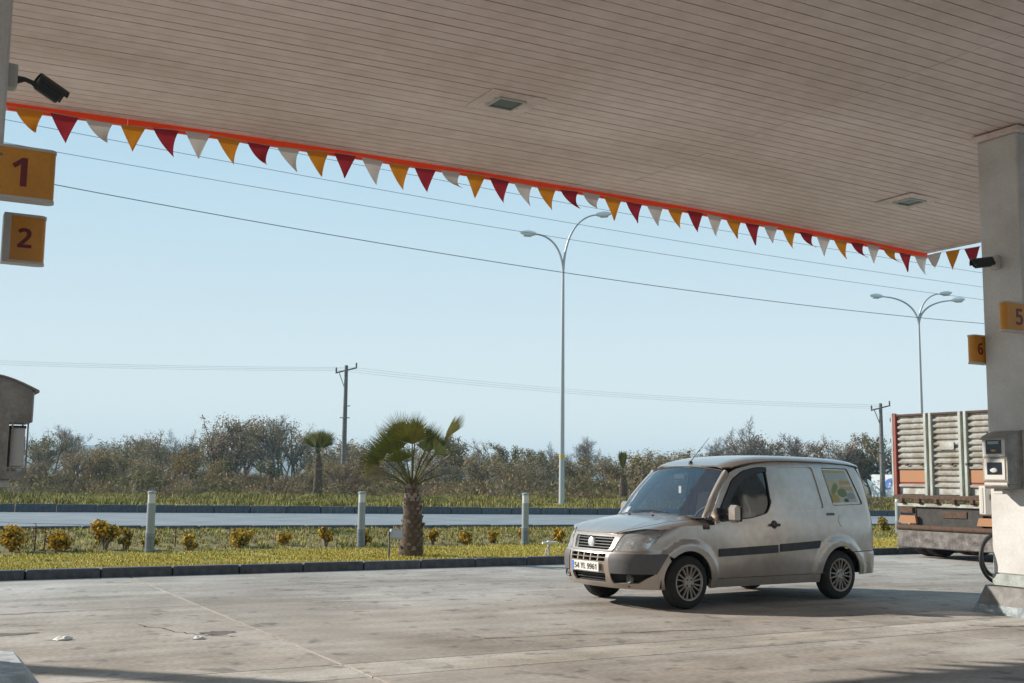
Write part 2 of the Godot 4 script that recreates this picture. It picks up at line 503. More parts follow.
func build_ground() -> void:
	var rng := RandomNumberGenerator.new(); rng.seed = 51
	# the wide ground below everything
	var g := MB.new()
	g.quad(Vector3(-4000, -0.12, 4000), Vector3(4000, -0.12, 4000), Vector3(4000, -0.12, -45), Vector3(-4000, -0.12, -45), Vector3.UP)
	setting("ground", g, M.field)
	# forecourt of concrete slabs over a bed
	var court := Node3D.new(); court.name = "forecourt"; add_child(court); court.set_meta("kind", "structure")
	var bed := MB.new()
	bed.box(Vector3(10, -0.062, -1.5), Vector3(60, 0.1, 37.6))
	part("joint_filler", bed, M.joint, court)
	var rows := [[17.24, 13.2], [13.2, 8.66], [8.66, 8.04], [8.04, 3.6], [3.6, -0.9], [-0.9, -5.4], [-5.4, -10.0]]
	var k := 0
	for r in rows.size():
		for c in 7:
			var s0 := -14.7 + c * 6.0
			var p1: float = rows[r][0]; var p0: float = rows[r][1]
			var mb := MB.new()
			var gap := 0.006 if c != 2 else 0.012
			# slab edges wander a little
			var a := s0 + gap + rng.randf() * 0.004; var b := s0 + 6.0 - 0.006
			if c == 2: b -= 0.008
			mb.box(Vector3((a + b) / 2, -0.03, -(p0 + p1) / 2), Vector3(b - a, 0.06, p1 - p0 - (0.010 if r != 0 else 0.014)), 0.004)
			part("concrete_slab", mb, M.concrete_new if r == 2 else M["concrete%d" % [k % 3, 1][int(r == 3)]], court)
			k += rng.randi_range(1, 2)
	# cracks, a dark oil mark
	for cr in [[Vector2(2.35, 11.75), Vector2(2.62, 10.9), 0.010], [Vector2(2.62, 10.9), Vector2(2.95, 10.55), 0.008], [Vector2(1.9, 13.16), Vector2(0.6, 13.05), 0.010], [Vector2(4.6, 13.0), Vector2(6.4, 12.6), 0.007], [Vector2(5.2, 15.9), Vector2(5.9, 14.6), 0.008], [Vector2(5.0, 9.5), Vector2(7.4, 9.15), 0.009], [Vector2(10.1, 8.3), Vector2(11.6, 7.3), 0.012]]:
		var mb := MB.new()
		var a: Vector2 = cr[0]; var b: Vector2 = cr[1]
		var last := a; var nn := 9
		for i in range(1, nn + 1):
			var q := a.lerp(b, float(i) / nn) + Vector2(rng.randf_range(-1, 1), rng.randf_range(-1, 1)) * 0.05 * float(i < nn)
			var w := (q - last).orthogonal().normalized() * float(cr[2]) * rng.randf_range(0.5, 1.3)
			mb.quad(Vector3(last.x + w.x, 0.003, -last.y - w.y), Vector3(q.x + w.x, 0.003, -q.y - w.y), Vector3(q.x - w.x, 0.003, -q.y + w.y), Vector3(last.x - w.x, 0.003, -last.y + w.y), Vector3.UP)
			last = q
		part("crack", mb, M.joint, court)
	for st in [[2.9, 10.85, 0.20, 0.13], [11.2, 8.0, 0.7, 0.16], [1.15, 11.5, 0.35, 0.1]]:
		var mb := MB.new()
		var pts := []
		for i in 18:
			var rr := rng.randf_range(0.6, 1.15)
			pts.append(Vector3(st[0] + cos(TAU * i / 18) * st[2] * rr, 0.003, -st[1] + sin(TAU * i / 18) * st[3] * rr))
		for i in 18: mb.face(Vector3(st[0], 0.003, -st[1]), pts[i], pts[(i + 1) % 18], Vector3.UP)
		part("oil_stain", mb, M.stain, court)
	# litter
	var lit := [[1.54, 10.94, 0.050, "crumpled white paper scrap lying on open concrete away from the joint"], [2.64, 10.52, 0.042, "small crumpled white scrap lying at the end of a crack"]]
	for l in lit:
		var mb := MB.new()
		var ring := []
		for j in 4:
			var row := []
			for i in 9:
				var a := TAU * i / 9
				var rr: float = l[2] * [1.0, 0.95, 0.6, 0.05][j] * rng.randf_range(0.7, 1.25)
				row.append(Vector3(l[0] + cos(a) * rr * 1.5, 0.004 + [0.0, 0.02, 0.035, 0.03][j] * rng.randf_range(0.3, 1.4) * l[2] / 0.075, -l[1] + sin(a) * rr))
			ring.append(row)
		for j in 3:
			for i in 9:
				var m := Vector3(l[0], 0.0, -l[1])
				mb.quad(ring[j][i], ring[j][(i + 1) % 9], ring[j + 1][(i + 1) % 9], ring[j + 1][i], (ring[j][i] - m) + Vector3.UP * 0.03)
		single("paper_scrap", mb, M.paper, l[3], "litter", "paper scraps on the forecourt")
	# near kerb: blocks about a metre long
	var kb := Node3D.new(); kb.name = "kerb"; add_child(kb); kb.set_meta("kind", "structure")
	var shapes := []
	for i in 3:
		var mb := MB.new()
		mb.box(Vector3.ZERO, Vector3(0.985 - i * 0.006, 0.20, 0.16), 0.012)
		shapes.append(mb.mesh(M.kerb if i != 1 else M.kerb2))
	for i in 40:
		var o := part_of("kerb_block", shapes[rng.randi() % 3], kb)
		o.position = Vector3(-5.6 + i, 0.035 + rng.randf_range(-0.004, 0.004), -17.34 + rng.randf_range(-0.006, 0.006))
		o.rotation.y = rng.randf_range(-0.006, 0.006)
	# verge
	var vg := MB.new()
	sheet(vg, -30, 70, 50, 17.40, 20.5, 6, verge_y)
	setting("lawn", vg, M.lawn_soil)
	vg = MB.new()
	sheet(vg, -30, 70, 50, 20.5, 25.12, 8, verge_y)
	setting("planting_bed", vg, M.soil)
	# road
	var rd := MB.new()
	sheet(rd, -70, 170, 60, 0, 1, 6, func(s, _p): return road_y(s), func(s, k2): return lerpf(25.3, far_p(s), k2))
	setting("road", rd, M.asphalt)
	for ln in [[25.9, 26.08], [37.2, 37.35]]:
		var mb := MB.new()
		sheet(mb, -70, 170, 60, 0, 1, 1, func(s, _p): return road_y(s) + 0.005, func(s, k2): return lerpf(ln[0], ln[1], k2) + (far_p(s) - 38.3 if ln[0] > 30 else 0.0))
		setting("edge_line", mb, M.white_line)
	for i in 14:
		var mb := MB.new()
		sheet(mb, -10 + i * 6.0, -7 + i * 6.0, 2, 31.2, 31.33, 1, func(s, _p): return road_y(s) + 0.005)
		setting("lane_dash", mb, M.white_line)
	# road kerbs
	var nk := Node3D.new(); nk.name = "road_kerb_near"; add_child(nk); nk.set_meta("kind", "structure")
	var fk := Node3D.new(); fk.name = "road_kerb_far"; add_child(fk); fk.set_meta("kind", "structure")
	var fsh := []
	for i in 3:
		var mb := MB.new()
		mb.box(Vector3.ZERO, Vector3(1.18 - i * 0.008, 0.36, 0.2), 0.015)
		fsh.append(mb.mesh(M.kerb if i != 1 else M.kerb2))
	for i in 62:
		var s := -4.0 + i * 1.2
		var o := part_of("kerb_block", fsh[rng.randi() % 3], fk)
		o.position = Vector3(s, road_y(s) + 0.07 + rng.randf_range(-0.006, 0.006), -far_p(s) - 0.1); o.rotation.y = -0.07
		if i < 40:
			var q := part_of("kerb_block", fsh[rng.randi() % 3], nk)
			q.position = Vector3(s, road_y(s) - 0.07 + rng.randf_range(-0.005, 0.005), -25.21)
	# far verge and the land behind it
	vg = MB.new()
	sheet(vg, -120, 220, 60, 0, 1, 10, far_y, func(s, k2): return far_p(s) + 0.2 + k2 * 14.0)
	setting("far_verge", vg, M.lawn_soil)
	vg = MB.new()
	sheet(vg, -3000, 3500, 20, 45, 4000, 12, func(_s, _p): return 0.42)
	setting("field", vg, M.field)
	# low hills far off
	for hl in [[1500.0, -700.0, 900.0, 62.0, 4], [1250.0, 300.0, 2200.0, 44.0, 9], [2100.0, -1600.0, 1800.0, 84.0, 15]]:
		var f := FastNoiseLite.new(); f.seed = hl[4]; f.frequency = 0.0035; f.fractal_octaves = 4
		var mb := MB.new()
		var ridge := func(u: float, w: float) -> Vector3:
			var s := lerpf(hl[1], hl[2], u)
			var hh: float = hl[3] * (0.62 + 0.55 * f.get_noise_2d(s, 0.0)) * sin(PI * clampf(u, 0.02, 0.98))
			return Vector3(s, 0.3 + hh * sin(PI * w) + 3.0 * f.get_noise_2d(s * 8.0, w * 900.0) * sin(PI * w), -float(hl[0]) - w * 500.0)
		mb.grid(ridge, 160, 12, Vector3(0, 1, 0.3))
		setting("hill", mb, M.hill)

# ---------------------------------------------------------------- canopy
func ceil_y(s: float) -> float:
	return CEIL + 0.107 * maxf(-1.0, 1.0 - pow((s - 6.5) / 7.0, 2.0))

func bent(mb: MB, s0: float, s1: float, y0: float, y1: float, z0: float, z1: float) -> void:
	# a long bar along the canopy that follows its camber
	var n: int = max(1, int(ceil((s1 - s0) / 1.6)))
	for i in n:
		var a := lerpf(s0, s1, float(i) / n); var b := lerpf(s0, s1, float(i + 1) / n)
		var ya := ceil_y(a); var yb := ceil_y(b)
		mb.quad(Vector3(a, ya + y0, z0), Vector3(b, yb + y0, z0), Vector3(b, yb + y0, z1), Vector3(a, ya + y0, z1), Vector3.DOWN)
		mb.quad(Vector3(a, ya + y1, z0), Vector3(b, yb + y1, z0), Vector3(b, yb + y1, z1), Vector3(a, ya + y1, z1), Vector3.UP)
		mb.quad(Vector3(a, ya + y0, z0), Vector3(b, yb + y0, z0), Vector3(b, yb + y1, z0), Vector3(a, ya + y1, z0), Vector3(0, 0, signf(z0 - z1)))
		mb.quad(Vector3(a, ya + y0, z1), Vector3(b, yb + y0, z1), Vector3(b, yb + y1, z1), Vector3(a, ya + y1, z1), Vector3(0, 0, signf(z1 - z0)))
	for e in [[s0, -1.0], [s1, 1.0]]:
		var y := ceil_y(e[0])
		mb.quad(Vector3(e[0], y + y0, z0), Vector3(e[0], y + y1, z0), Vector3(e[0], y + y1, z1), Vector3(e[0], y + y0, z1), Vector3(e[1], 0, 0))

func build_canopy() -> void:
	var rng := RandomNumberGenerator.new(); rng.seed = 8
	var t := thing("canopy", "wide flat canopy with pale slatted ceiling and orange edge over the forecourt", "canopy")
	var s0 := -8.0; var s1 := 16.05; var pf := 13.84; var pb := -3.0
	# ceiling boards, in three lengths with butt joints
	var pitch := 0.172; var wide := 0.158
	var cuts := [s0, -0.6, 9.2, s1 - 0.14]
	var boards := []
	for i in 3:
		var mb := MB.new()
		bent(mb, cuts[i] + 0.004, cuts[i + 1] - 0.004, 0.0, 0.016, -wide / 2, wide / 2)
		boards.append(mb.mesh(M.ceiling))
	var p := pf - 0.25
	while p > pb + 0.1:
		for i in 3:
			var o := part_of("ceiling_board", boards[i], t)
			o.position = Vector3(0, rng.randf_range(-0.0015, 0.0015), -p)
		p -= pitch
	var mb := MB.new()
	bent(mb, s0, s1 - 0.05, 0.05, 0.09, -pf + 0.05, -pb)
	part("ceiling_backing", mb, M.sheet_steel, t)
	mb = MB.new()
	bent(mb, s0, s1 + 0.06, 0.5, 0.9, -pf - 0.06, -pb)
	part("roof", mb, M.shop_wall, t)
	# pale trim along the edges
	mb = MB.new()
	bent(mb, s0, 4.1, -0.004, 0.03, -pf + 0.006, -pf + 0.16)
	part("edge_trim", mb, M.ceiling_trim, t)
	mb = MB.new()
	bent(mb, 4.11, 10.4, -0.006, 0.03, -pf + 0.006, -pf + 0.155)
	part("edge_trim", mb, M.ceiling_trim, t)
	mb = MB.new()
	bent(mb, 10.41, s1, -0.004, 0.03, -pf + 0.006, -pf + 0.16)
	part("edge_trim", mb, M.ceiling_trim, t)
	mb = MB.new()
	mb.box(Vector3(s1 - 0.065, ceil_y(s1) + 0.012, -(pf - 0.17 + pb) / 2), Vector3(0.13, 0.03, pf - 0.17 - pb), 0.004)
	part("edge_trim", mb, M.ceiling_trim, t)
	# fascia: orange boards towards the road, pale boards at the end
	var joints := [s0, -3.0, 2.35, 5.55, 8.1, 11.6, s1 + 0.05]
	for i in joints.size() - 1:
		mb = MB.new()
		bent(mb, joints[i] + 0.004, joints[i + 1] - 0.004, -0.085, 0.42, -pf - 0.045, -pf)
		part("fascia_board", mb, M.orange_plastic, t)
	mb = MB.new()
	mb.box(Vector3(s1 + 0.025, ceil_y(s1) + 0.21, -(pf + pb) / 2), Vector3(0.045, 0.42, pf - pb - 0.01), 0.004)
	part("fascia_board", mb, M.ceiling_trim, t)
	mb = MB.new()
	mb.box(Vector3(s0 - 0.03, ceil_y(s0) + 0.25, -(pf + pb) / 2), Vector3(0.045, 0.6, pf - pb), 0.004)
	part("fascia_board", mb, M.ceiling_trim, t)
	mb = MB.new()
	bent(mb, s0, s1, -0.05, 0.5, -pb, -pb + 0.045)
	part("fascia_board", mb, M.ceiling_trim, t)
	# recessed lights, switched off
	for l in [[6.0, 11.05, "square recessed ceiling light on the canopy, beside the grooves away from any column"], [13.14, 11.6, "square recessed ceiling light on the canopy near the white column and corner"]]:
		var y := ceil_y(l[0])
		var o := thing("ceiling_light", l[2], "light", Vector3(l[0], y, -float(l[1])), 0.0, "recessed lights in the canopy ceiling")
		mb = MB.new()
		var w := 0.345; var h := 0.175
		# plate with an opening
		for sx in [-1.0, 1.0]:
			mb.box(Vector3(sx * (w + h) / 2, -0.009, 0), Vector3(w - h, 0.014, w * 2), 0.003)
			mb.box(Vector3(0, -0.009, sx * (w + h) / 2), Vector3(h * 2 - 0.001, 0.014, w - h), 0.003)
		part("mounting_plate", mb, M.ceiling_trim, o)
		mb = MB.new()
		for sx in [-1.0, 1.0]:
			mb.box(Vector3(sx * (h - 0.012), -0.022, 0), Vector3(0.024, 0.03, h * 2), 0.004)
			mb.box(Vector3(0, -0.022, sx * (h - 0.012)), Vector3(h * 2 - 0.05, 0.03, 0.024), 0.004)
			mb.box(Vector3(sx * (h + 0.02), -0.02, -0.1), Vector3(0.03, 0.012, 0.03), 0.002)
			mb.box(Vector3(sx * (h + 0.02), -0.02, 0.1), Vector3(0.03, 0.012, 0.03), 0.002)
		part("rim", mb, M.sign_edge, o)
		mb = MB.new()
		mb.box(Vector3(0, -0.014, 0), Vector3(h * 2 - 0.05, 0.012, h * 2 - 0.05), 0.002)
		part("glass", mb, M.light_glass, o)

func rounded(pts: Array, r: float, seg := 5) -> PackedVector2Array:
	var out := PackedVector2Array()
	var m := pts.size()
	for i in m:
		var b: Vector2 = pts[i]; var a: Vector2 = pts[(i + m - 1) % m]; var c: Vector2 = pts[(i + 1) % m]
		var rr: float = min(r, min(a.distance_to(b), b.distance_to(c)) * 0.49)
		var p := b + (a - b).normalized() * rr; var q := b + (c - b).normalized() * rr
		for k in seg + 1:
			var u := float(k) / seg
			out.append(p.lerp(b, u).lerp(b.lerp(q, u), u))
	return out

func lettering(text: String, size: float, m: Material, depth := 0.004, weight := 700) -> TextMesh:
	var f := SystemFont.new()
	f.font_names = PackedStringArray(["Droid Sans"]); f.font_weight = weight
	var tm := TextMesh.new()
	tm.text = text; tm.font = f; tm.font_size = 64; tm.pixel_size = size / 46.0; tm.depth = depth
	tm.material = m
	return tm

# ---------------------------------------------------------------- columns with their signs, terminals and cameras
func build_columns() -> void:
	# dir +1: fittings look towards +x; -1: towards -x
	var cols := [
		{"s": 0.29, "p": 8.09, "dir": 1.0, "nums": ["1", "2"], "who": "beside the signs 1 and 2", "end5": 0.59, "end6": 0.63, "plinth": 0.655, "l5": "long yellow box sign reading 1 mounted above the square sign reading 2", "l6": "square yellow box sign reading 2 below the longer sign reading 1", "lc": "dark bullet security camera tilted steeply down above the sign 1", "lt": "payment terminal with curved hood and open side recess below the sign 2"},
		{"s": 11.74, "p": 8.78, "dir": -1.0, "nums": ["5", "6"], "who": "beside the signs 5 and 6", "end5": 0.76, "end6": 0.45, "plinth": 0.50, "l5": "long yellow box sign reading 5 on the column between van and truck", "l6": "square yellow box sign reading 6 sticking out behind the column by the truck", "lc": "dark bullet security camera held level above the signs 5 and 6", "lt": "payment terminal with two dark screens on the white column by the truck"}]
	for c in cols:
		var at := Vector3(c.s, 0, -float(c.p))
		var t := thing("canopy_column", "square white canopy column on a concrete plinth %s" % c.who, "column", at, 0.0, "canopy columns")
		var hw := 0.28
		var mb := MB.new()
		mb.box(Vector3(0, 3.02, 0), Vector3(hw * 2, 5.16, hw * 2), 0.018)
		part("shaft", mb, M.column, t)
		mb = MB.new()
		mb.box(Vector3(0, 5.635, 0), Vector3(hw * 2 + 0.09, 0.07, hw * 2 + 0.09), 0.008)
		part("collar", mb, M.ceiling_trim, t)
		mb = MB.new()
		mb.box(Vector3(0, 0.375, 0), Vector3(hw * 2 + 0.012, 0.13, hw * 2 + 0.012), 0.004)
		part("base_band", mb, M.column_band, t)
		# plinth with cut corners; right foot painted, left foot dark under a pale top
		var pw: float = c.plinth
		var layers := [[0.0, 0.10, pw, pw - 0.025, "plinth_foot", M.plinth_paint], [0.10, 0.30, pw - 0.035, pw - 0.10, "plinth", M.plinth]]
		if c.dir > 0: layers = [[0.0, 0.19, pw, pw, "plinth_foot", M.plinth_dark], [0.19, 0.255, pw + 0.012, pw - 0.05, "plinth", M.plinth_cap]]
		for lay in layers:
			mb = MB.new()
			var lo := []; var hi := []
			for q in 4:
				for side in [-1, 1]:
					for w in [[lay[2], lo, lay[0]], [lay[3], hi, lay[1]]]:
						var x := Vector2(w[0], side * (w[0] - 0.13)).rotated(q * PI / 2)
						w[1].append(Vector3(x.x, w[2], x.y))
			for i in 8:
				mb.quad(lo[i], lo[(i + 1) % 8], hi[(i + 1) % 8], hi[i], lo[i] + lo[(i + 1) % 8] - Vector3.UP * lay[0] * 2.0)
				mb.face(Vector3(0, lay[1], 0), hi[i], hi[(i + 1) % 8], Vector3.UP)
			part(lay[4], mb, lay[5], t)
		number_sign(c, 0)
		number_sign(c, 1)
		terminal(c)
		cctv(c)
	# hoses hanging beside the right column
	for h in [[0.0, 0.58, "long black fuel hose looping down beside the white column"], [0.09, 0.42, "short black fuel hose looping down beside the white column"]]:
		var mb := MB.new()
		var pts := []; var rad := []
		for i in 21:
			var u := float(i) / 20.0
			var a := lerpf(0.15, PI - 0.2, u)
			pts.append(Vector3(11.70 - sin(a) * (0.36 - h[0] * 1.5), 0.60 + h[0] * 0.3 + cos(a) * (0.29 - h[0] * 0.6), -9.14 + u * 0.02 - h[0]))
			rad.append(0.021)
		mb.tube(pts, rad, 8)
		single("fuel_hose", mb, M.rubber, h[2], "hose", "fuel hoses")
	# narrow pale cabinet behind the right column
	var cab := thing("dispenser_panel", "narrow pale upright panel fixed behind the white column below the payment box", "panel", Vector3(11.62, 1.12, -9.25))
	var cb := MB.new()
	cb.box(Vector3(0, 0.16, 0), Vector3(0.12, 0.34, 0.10), 0.008)
	part("casing", cb, M.terminal_front, cab)
	cb = MB.new()
	cb.box(Vector3(-0.063, 0.16, 0.0), Vector3(0.006, 0.30, 0.03), 0.002)
	part("trim_strip", cb, M.pale_plastic, cab)
	cb = MB.new()
	cb.box(Vector3(0.06, 0.2, 0.06), Vector3(0.10, 0.06, 0.06), 0.004)
	part("bracket", cb, M.screw, cab)

func number_sign(c: Dictionary, which: int) -> void:
	# a box with one rounded end that sticks out past the column; which 0: on the camera side, 1: on the road side
	var d: float = c.dir
	var face_out := 1.0 if which == 0 else -1.0
	var zc: float = -float(c.p) + face_out * (0.28 + 0.065)
	var s_col: float = c.s
	var end: float = [c.end5, c.end6][which]
	var y0 := [3.185, 2.895][which] as float
	var hh := [0.345, 0.345][which] as float
	var num: String = c.nums[which]
	var t := thing("number_sign", c.l5 if which == 0 else c.l6, "sign", Vector3(s_col, y0, zc), 0.0, "pump number signs")
	var inner := -0.30 if which == 0 else (0.36 if d > 0 else 0.15)
	var th := 0.11
	# plan outline in x (out) and z
	var pts := [Vector2(inner * d, -th / 2), Vector2(end * d, -th / 2), Vector2(end * d, th / 2), Vector2(inner * d, th / 2)]
	var outline := PackedVector2Array()
	outline.append(pts[0])
	for i in 9:
		var a := -PI / 2 + PI * i / 8
		outline.append(Vector2((end - 0.045) * d + cos(a) * 0.045 * d, sin(a) * th / 2))
	outline.append(pts[3])
	var x := Transform3D(Basis(Vector3.RIGHT, Vector3.BACK, Vector3.UP), Vector3(0, 0.018, 0))
	var mb := MB.new()
	mb.prism(outline, hh - 0.036, x, true)
	part("panel", mb, M.sign_yellow, t)
	for e in [[0.0, 0.018], [hh - 0.018, 0.018]]:
		mb = MB.new()
		var big := PackedVector2Array()
		for q in outline: big.append(Vector2(q.x + signf(q.x - (inner + end) * d / 2) * 0.004, q.y * 1.08))
		mb.prism(big, e[1], Transform3D(Basis(Vector3.RIGHT, Vector3.BACK, Vector3.UP), Vector3(0, e[0], 0)), true)
		part("edge_cap", mb, M.sign_edge, t)
	mb = MB.new()
	mb.box(Vector3((inner + 0.02) * d, hh / 2, 0), Vector3(0.05, hh * 0.97, th * 1.05), 0.005)
	part("end_cap", mb, M.sign_edge, t)
	# bracket back to the column
	mb = MB.new()
	mb.box(Vector3(0.18 * d, hh * 0.5, -face_out * 0.058), Vector3(0.08, hh * 0.5, 0.025), 0.003)
	part("bracket", mb, M.screw, t)
	var size := 0.185 if which == 0 else 0.135
	var nx: float = {"1": 0.385, "2": 0.49, "5": -0.53, "6": -0.34}[num]
	var o := part_of("number", lettering(num, size, M.maroon, 0.004, 900), t)
	o.position = Vector3(nx, hh * 0.5, th / 2 + 0.001)
	if which == 0:
		for sy in [0.07, hh - 0.07]:
			mb = MB.new()
			mb.lathe([Vector2(0.0, 0.005), Vector2(0.009, 0.004), Vector2(0.011, 0.0)], 10, Transform3D(Basis(Vector3.RIGHT, PI / 2), Vector3(0.26 * d, sy, th / 2)))
			part("screw", mb, M.screw, t)

func terminal(c: Dictionary) -> void:
	var d: float = c.dir
	var t := thing("payment_terminal", c.lt, "terminal", Vector3(c.s + d * 0.28, 1.42, -float(c.p) + 0.02), 0.0 if d > 0 else PI, "payment terminals")
	# local x points away from the column
	var w := 0.165
	var side := PackedVector2Array()
	for q in [[0.0, 0.0], [0.24, 0.0], [0.27, 0.03], [0.27, 0.05], [0.0, 0.05]]: side.append(Vector2(q[0], q[1]))
	var mb := MB.new()
	mb.prism(side, w * 2 - 0.02, Transform3D(Basis.IDENTITY, Vector3(0, 0, -w + 0.01)))
	part("base_tray", mb, M.terminal, t)
	# cheeks with a cut-out towards the front, and the back body
	mb = MB.new()
	var body := PackedVector2Array()
	body.append(Vector2(0.0, 0.052))
	if d > 0:
		body.append(Vector2(0.15, 0.052)); body.append(Vector2(0.15, 0.36)); body.append(Vector2(0.275, 0.36))
	else:
		body.append(Vector2(0.25, 0.052)); body.append(Vector2(0.275, 0.09))
	body.append(Vector2(0.275, 0.575))
	for i in 9:
		var u := i / 8.0
		body.append(Vector2(0.275 * (1.0 - u), 0.575 + 0.085 * sin(u * PI / 2)))
	mb.prism(body, w * 2, Transform3D(Basis.IDENTITY, Vector3(0, 0, -w)), false)
	part("body", mb, M.terminal, t)
	mb = MB.new()
	var hood := PackedVector2Array()
	for i in 11:
		var u := i / 10.0
		hood.append(Vector2(0.315 * (1.0 - u), 0.572 + 0.098 * sin(u * PI / 2)))
	for i in 11:
		var u := 1.0 - i / 10.0
		hood.append(Vector2(0.315 * (1.0 - u), 0.556 + 0.104 * sin(u * PI / 2) ))
	mb.prism(hood, w * 2 + 0.03, Transform3D(Basis.IDENTITY, Vector3(0, 0, -w - 0.015)), true)
	part("hood", mb, M.terminal, t)
	mb = MB.new()
	mb.box(Vector3(0.282, 0.465, 0), Vector3(0.014, 0.20, w * 2 - 0.03), 0.004)
	mb.box(Vector3(0.265, 0.055, 0), Vector3(0.02, 0.03, w * 2 - 0.02), 0.004)
	part("front_panel", mb, M.terminal_front, t)
	mb = MB.new()
	mb.box(Vector3(0.291, 0.475, 0), Vector3(0.006, 0.155, 0.21), 0.002)
	part("screen", mb, M.screen, t)
	mb = MB.new()
	mb.box(Vector3(0.295, 0.525, 0.0), Vector3(0.004, 0.035, 0.15), 0.001)
	part("display", mb, M.lcd, t)
	mb = MB.new()
	mb.box(Vector3(0.295, 0.435, 0.0), Vector3(0.004, 0.022, 0.06), 0.001)
	part("sticker", mb, M.label_orange, t)
	# the lower part: keypad unit, card slot, cheeks
	if d < 0:
		mb = MB.new()
		mb.box(Vector3(0.278, 0.22, 0), Vector3(0.014, 0.24, w * 2 - 0.05), 0.005)
		part("front_panel", mb, M.terminal_front, t)
		mb = MB.new()
		mb.box(Vector3(0.286, 0.23, 0), Vector3(0.006, 0.14, 0.20), 0.002)
		part("keypad", mb, M.screen, t)
		mb = MB.new()
		mb.lathe([Vector2(0.055, 0.0), Vector2(0.045, 0.02), Vector2(0.0, 0.026)], 16, Transform3D(Basis(Vector3.BACK, -PI / 2).scaled(Vector3(1, 0.5, 1)), Vector3(0.288, 0.21, 0)))
		part("key_dome", mb, M.pale_plastic, t)
		mb = MB.new()
		mb.box(Vector3(0.13, -0.03, 0.03), Vector3(0.14, 0.06, 0.12), 0.006)
		part("conduit_box", mb, M.terminal_front, t)
		return
	mb = MB.new()
	for z in [-1.0, 1.0]:
		mb.box(Vector3(0.17, 0.205, z * (w - 0.006)), Vector3(0.01, 0.31, 0.012), 0.002)
		mb.box(Vector3(0.262, 0.205, z * (w - 0.006)), Vector3(0.01, 0.31, 0.012), 0.002)
	part("frame", mb, M.terminal, t)
	mb = MB.new()
	mb.box(Vector3(0.208, 0.205, 0), Vector3(0.085, 0.25, 0.27), 0.008)
	part("keypad_unit", mb, M.terminal_front, t)
	mb = MB.new()
	mb.box(Vector3(0.254, 0.225, 0), Vector3(0.006, 0.10, 0.20), 0.002)
	part("keypad", mb, M.screen, t)
	mb = MB.new()
	for i in 3:
		for j in 4:
			mb.box(Vector3(0.259, 0.195 + j * 0.02, -0.035 + i * 0.035), Vector3(0.006, 0.012, 0.022), 0.002)
	part("key", mb, M.pale_plastic, t)
	mb = MB.new()
	mb.box(Vector3(0.212, 0.335, 0.02), Vector3(0.10, 0.02, 0.11), 0.005)
	part("card_slot", mb, M.black_plastic, t)
	mb = MB.new()
	mb.box(Vector3(0.12, -0.025, 0.03), Vector3(0.12, 0.05, 0.10), 0.006)
	part("conduit_box", mb, M.terminal_front, t)

func cctv(c: Dictionary) -> void:
	var d: float = c.dir
	var lab: String = c.lc
	var t := thing("security_camera", lab, "camera", Vector3(c.s + d * 0.28, 4.08, -float(c.p) + (0.06 if d > 0 else -0.05)), 0.0 if d > 0 else PI, "security cameras")
	var mb := MB.new()
	mb.box(Vector3(0.035, 0, 0), Vector3(0.07, 0.16, 0.12), 0.012)
	part("junction_box", mb, M.pale_plastic, t)
	mb = MB.new()
	mb.tube([Vector3(0.07, -0.01, 0), Vector3(0.12, 0.0, 0), Vector3(0.16, -0.012, 0), Vector3(0.20, -0.03, 0)], [0.028, 0.016, 0.016, 0.022], 10)
	part("arm", mb, M.camera_body, t)
	var yaw := 0.25 if d > 0 else -0.55
	var pitch := -0.42 if d > 0 else -0.12
	var b := Basis(Vector3.UP, yaw) * Basis(Vector3.BACK, pitch)
	var mid := Vector3(0.275, -0.045, 0) if d > 0 else Vector3(0.27, -0.03, 0.0)
	var k := 0.78 if d > 0 else 0.9
	var ax := Transform3D(b * Basis(Vector3.BACK, -PI / 2), mid)
	mb = MB.new()
	mb.lathe([Vector2(0.0, -0.12 * k), Vector2(0.045, -0.12 * k), Vector2(0.055, -0.10 * k), Vector2(0.055, 0.09 * k), Vector2(0.048, 0.10 * k), Vector2(0.042, 0.085 * k), Vector2(0.0, 0.085 * k)], 20, ax)
	part("body", mb, M.camera_body, t)
	mb = MB.new()
	mb.lathe([Vector2(0.041, 0.086 * k), Vector2(0.03, 0.092 * k), Vector2(0.022, 0.088 * k), Vector2(0.0, 0.090 * k)], 18, ax)
	part("lens", mb, M.lens, t)
	mb = MB.new()
	var shade := PackedVector2Array()
	for i in 9:
		var a := lerpf(-0.1, PI + 0.1, i / 8.0)
		shade.append(Vector2(cos(a) * 0.066, sin(a) * 0.066))
	for i in 9:
		var a := lerpf(PI + 0.1, -0.1, i / 8.0)
		shade.append(Vector2(cos(a) * 0.061, sin(a) * 0.061))
	mb.prism(shade, 0.27 * k, Transform3D(b * Basis(Vector3.UP, PI / 2), mid - b * Vector3(0.13 * k, 0, 0)))
	part("sun_shield", mb, M.camera_body, t)

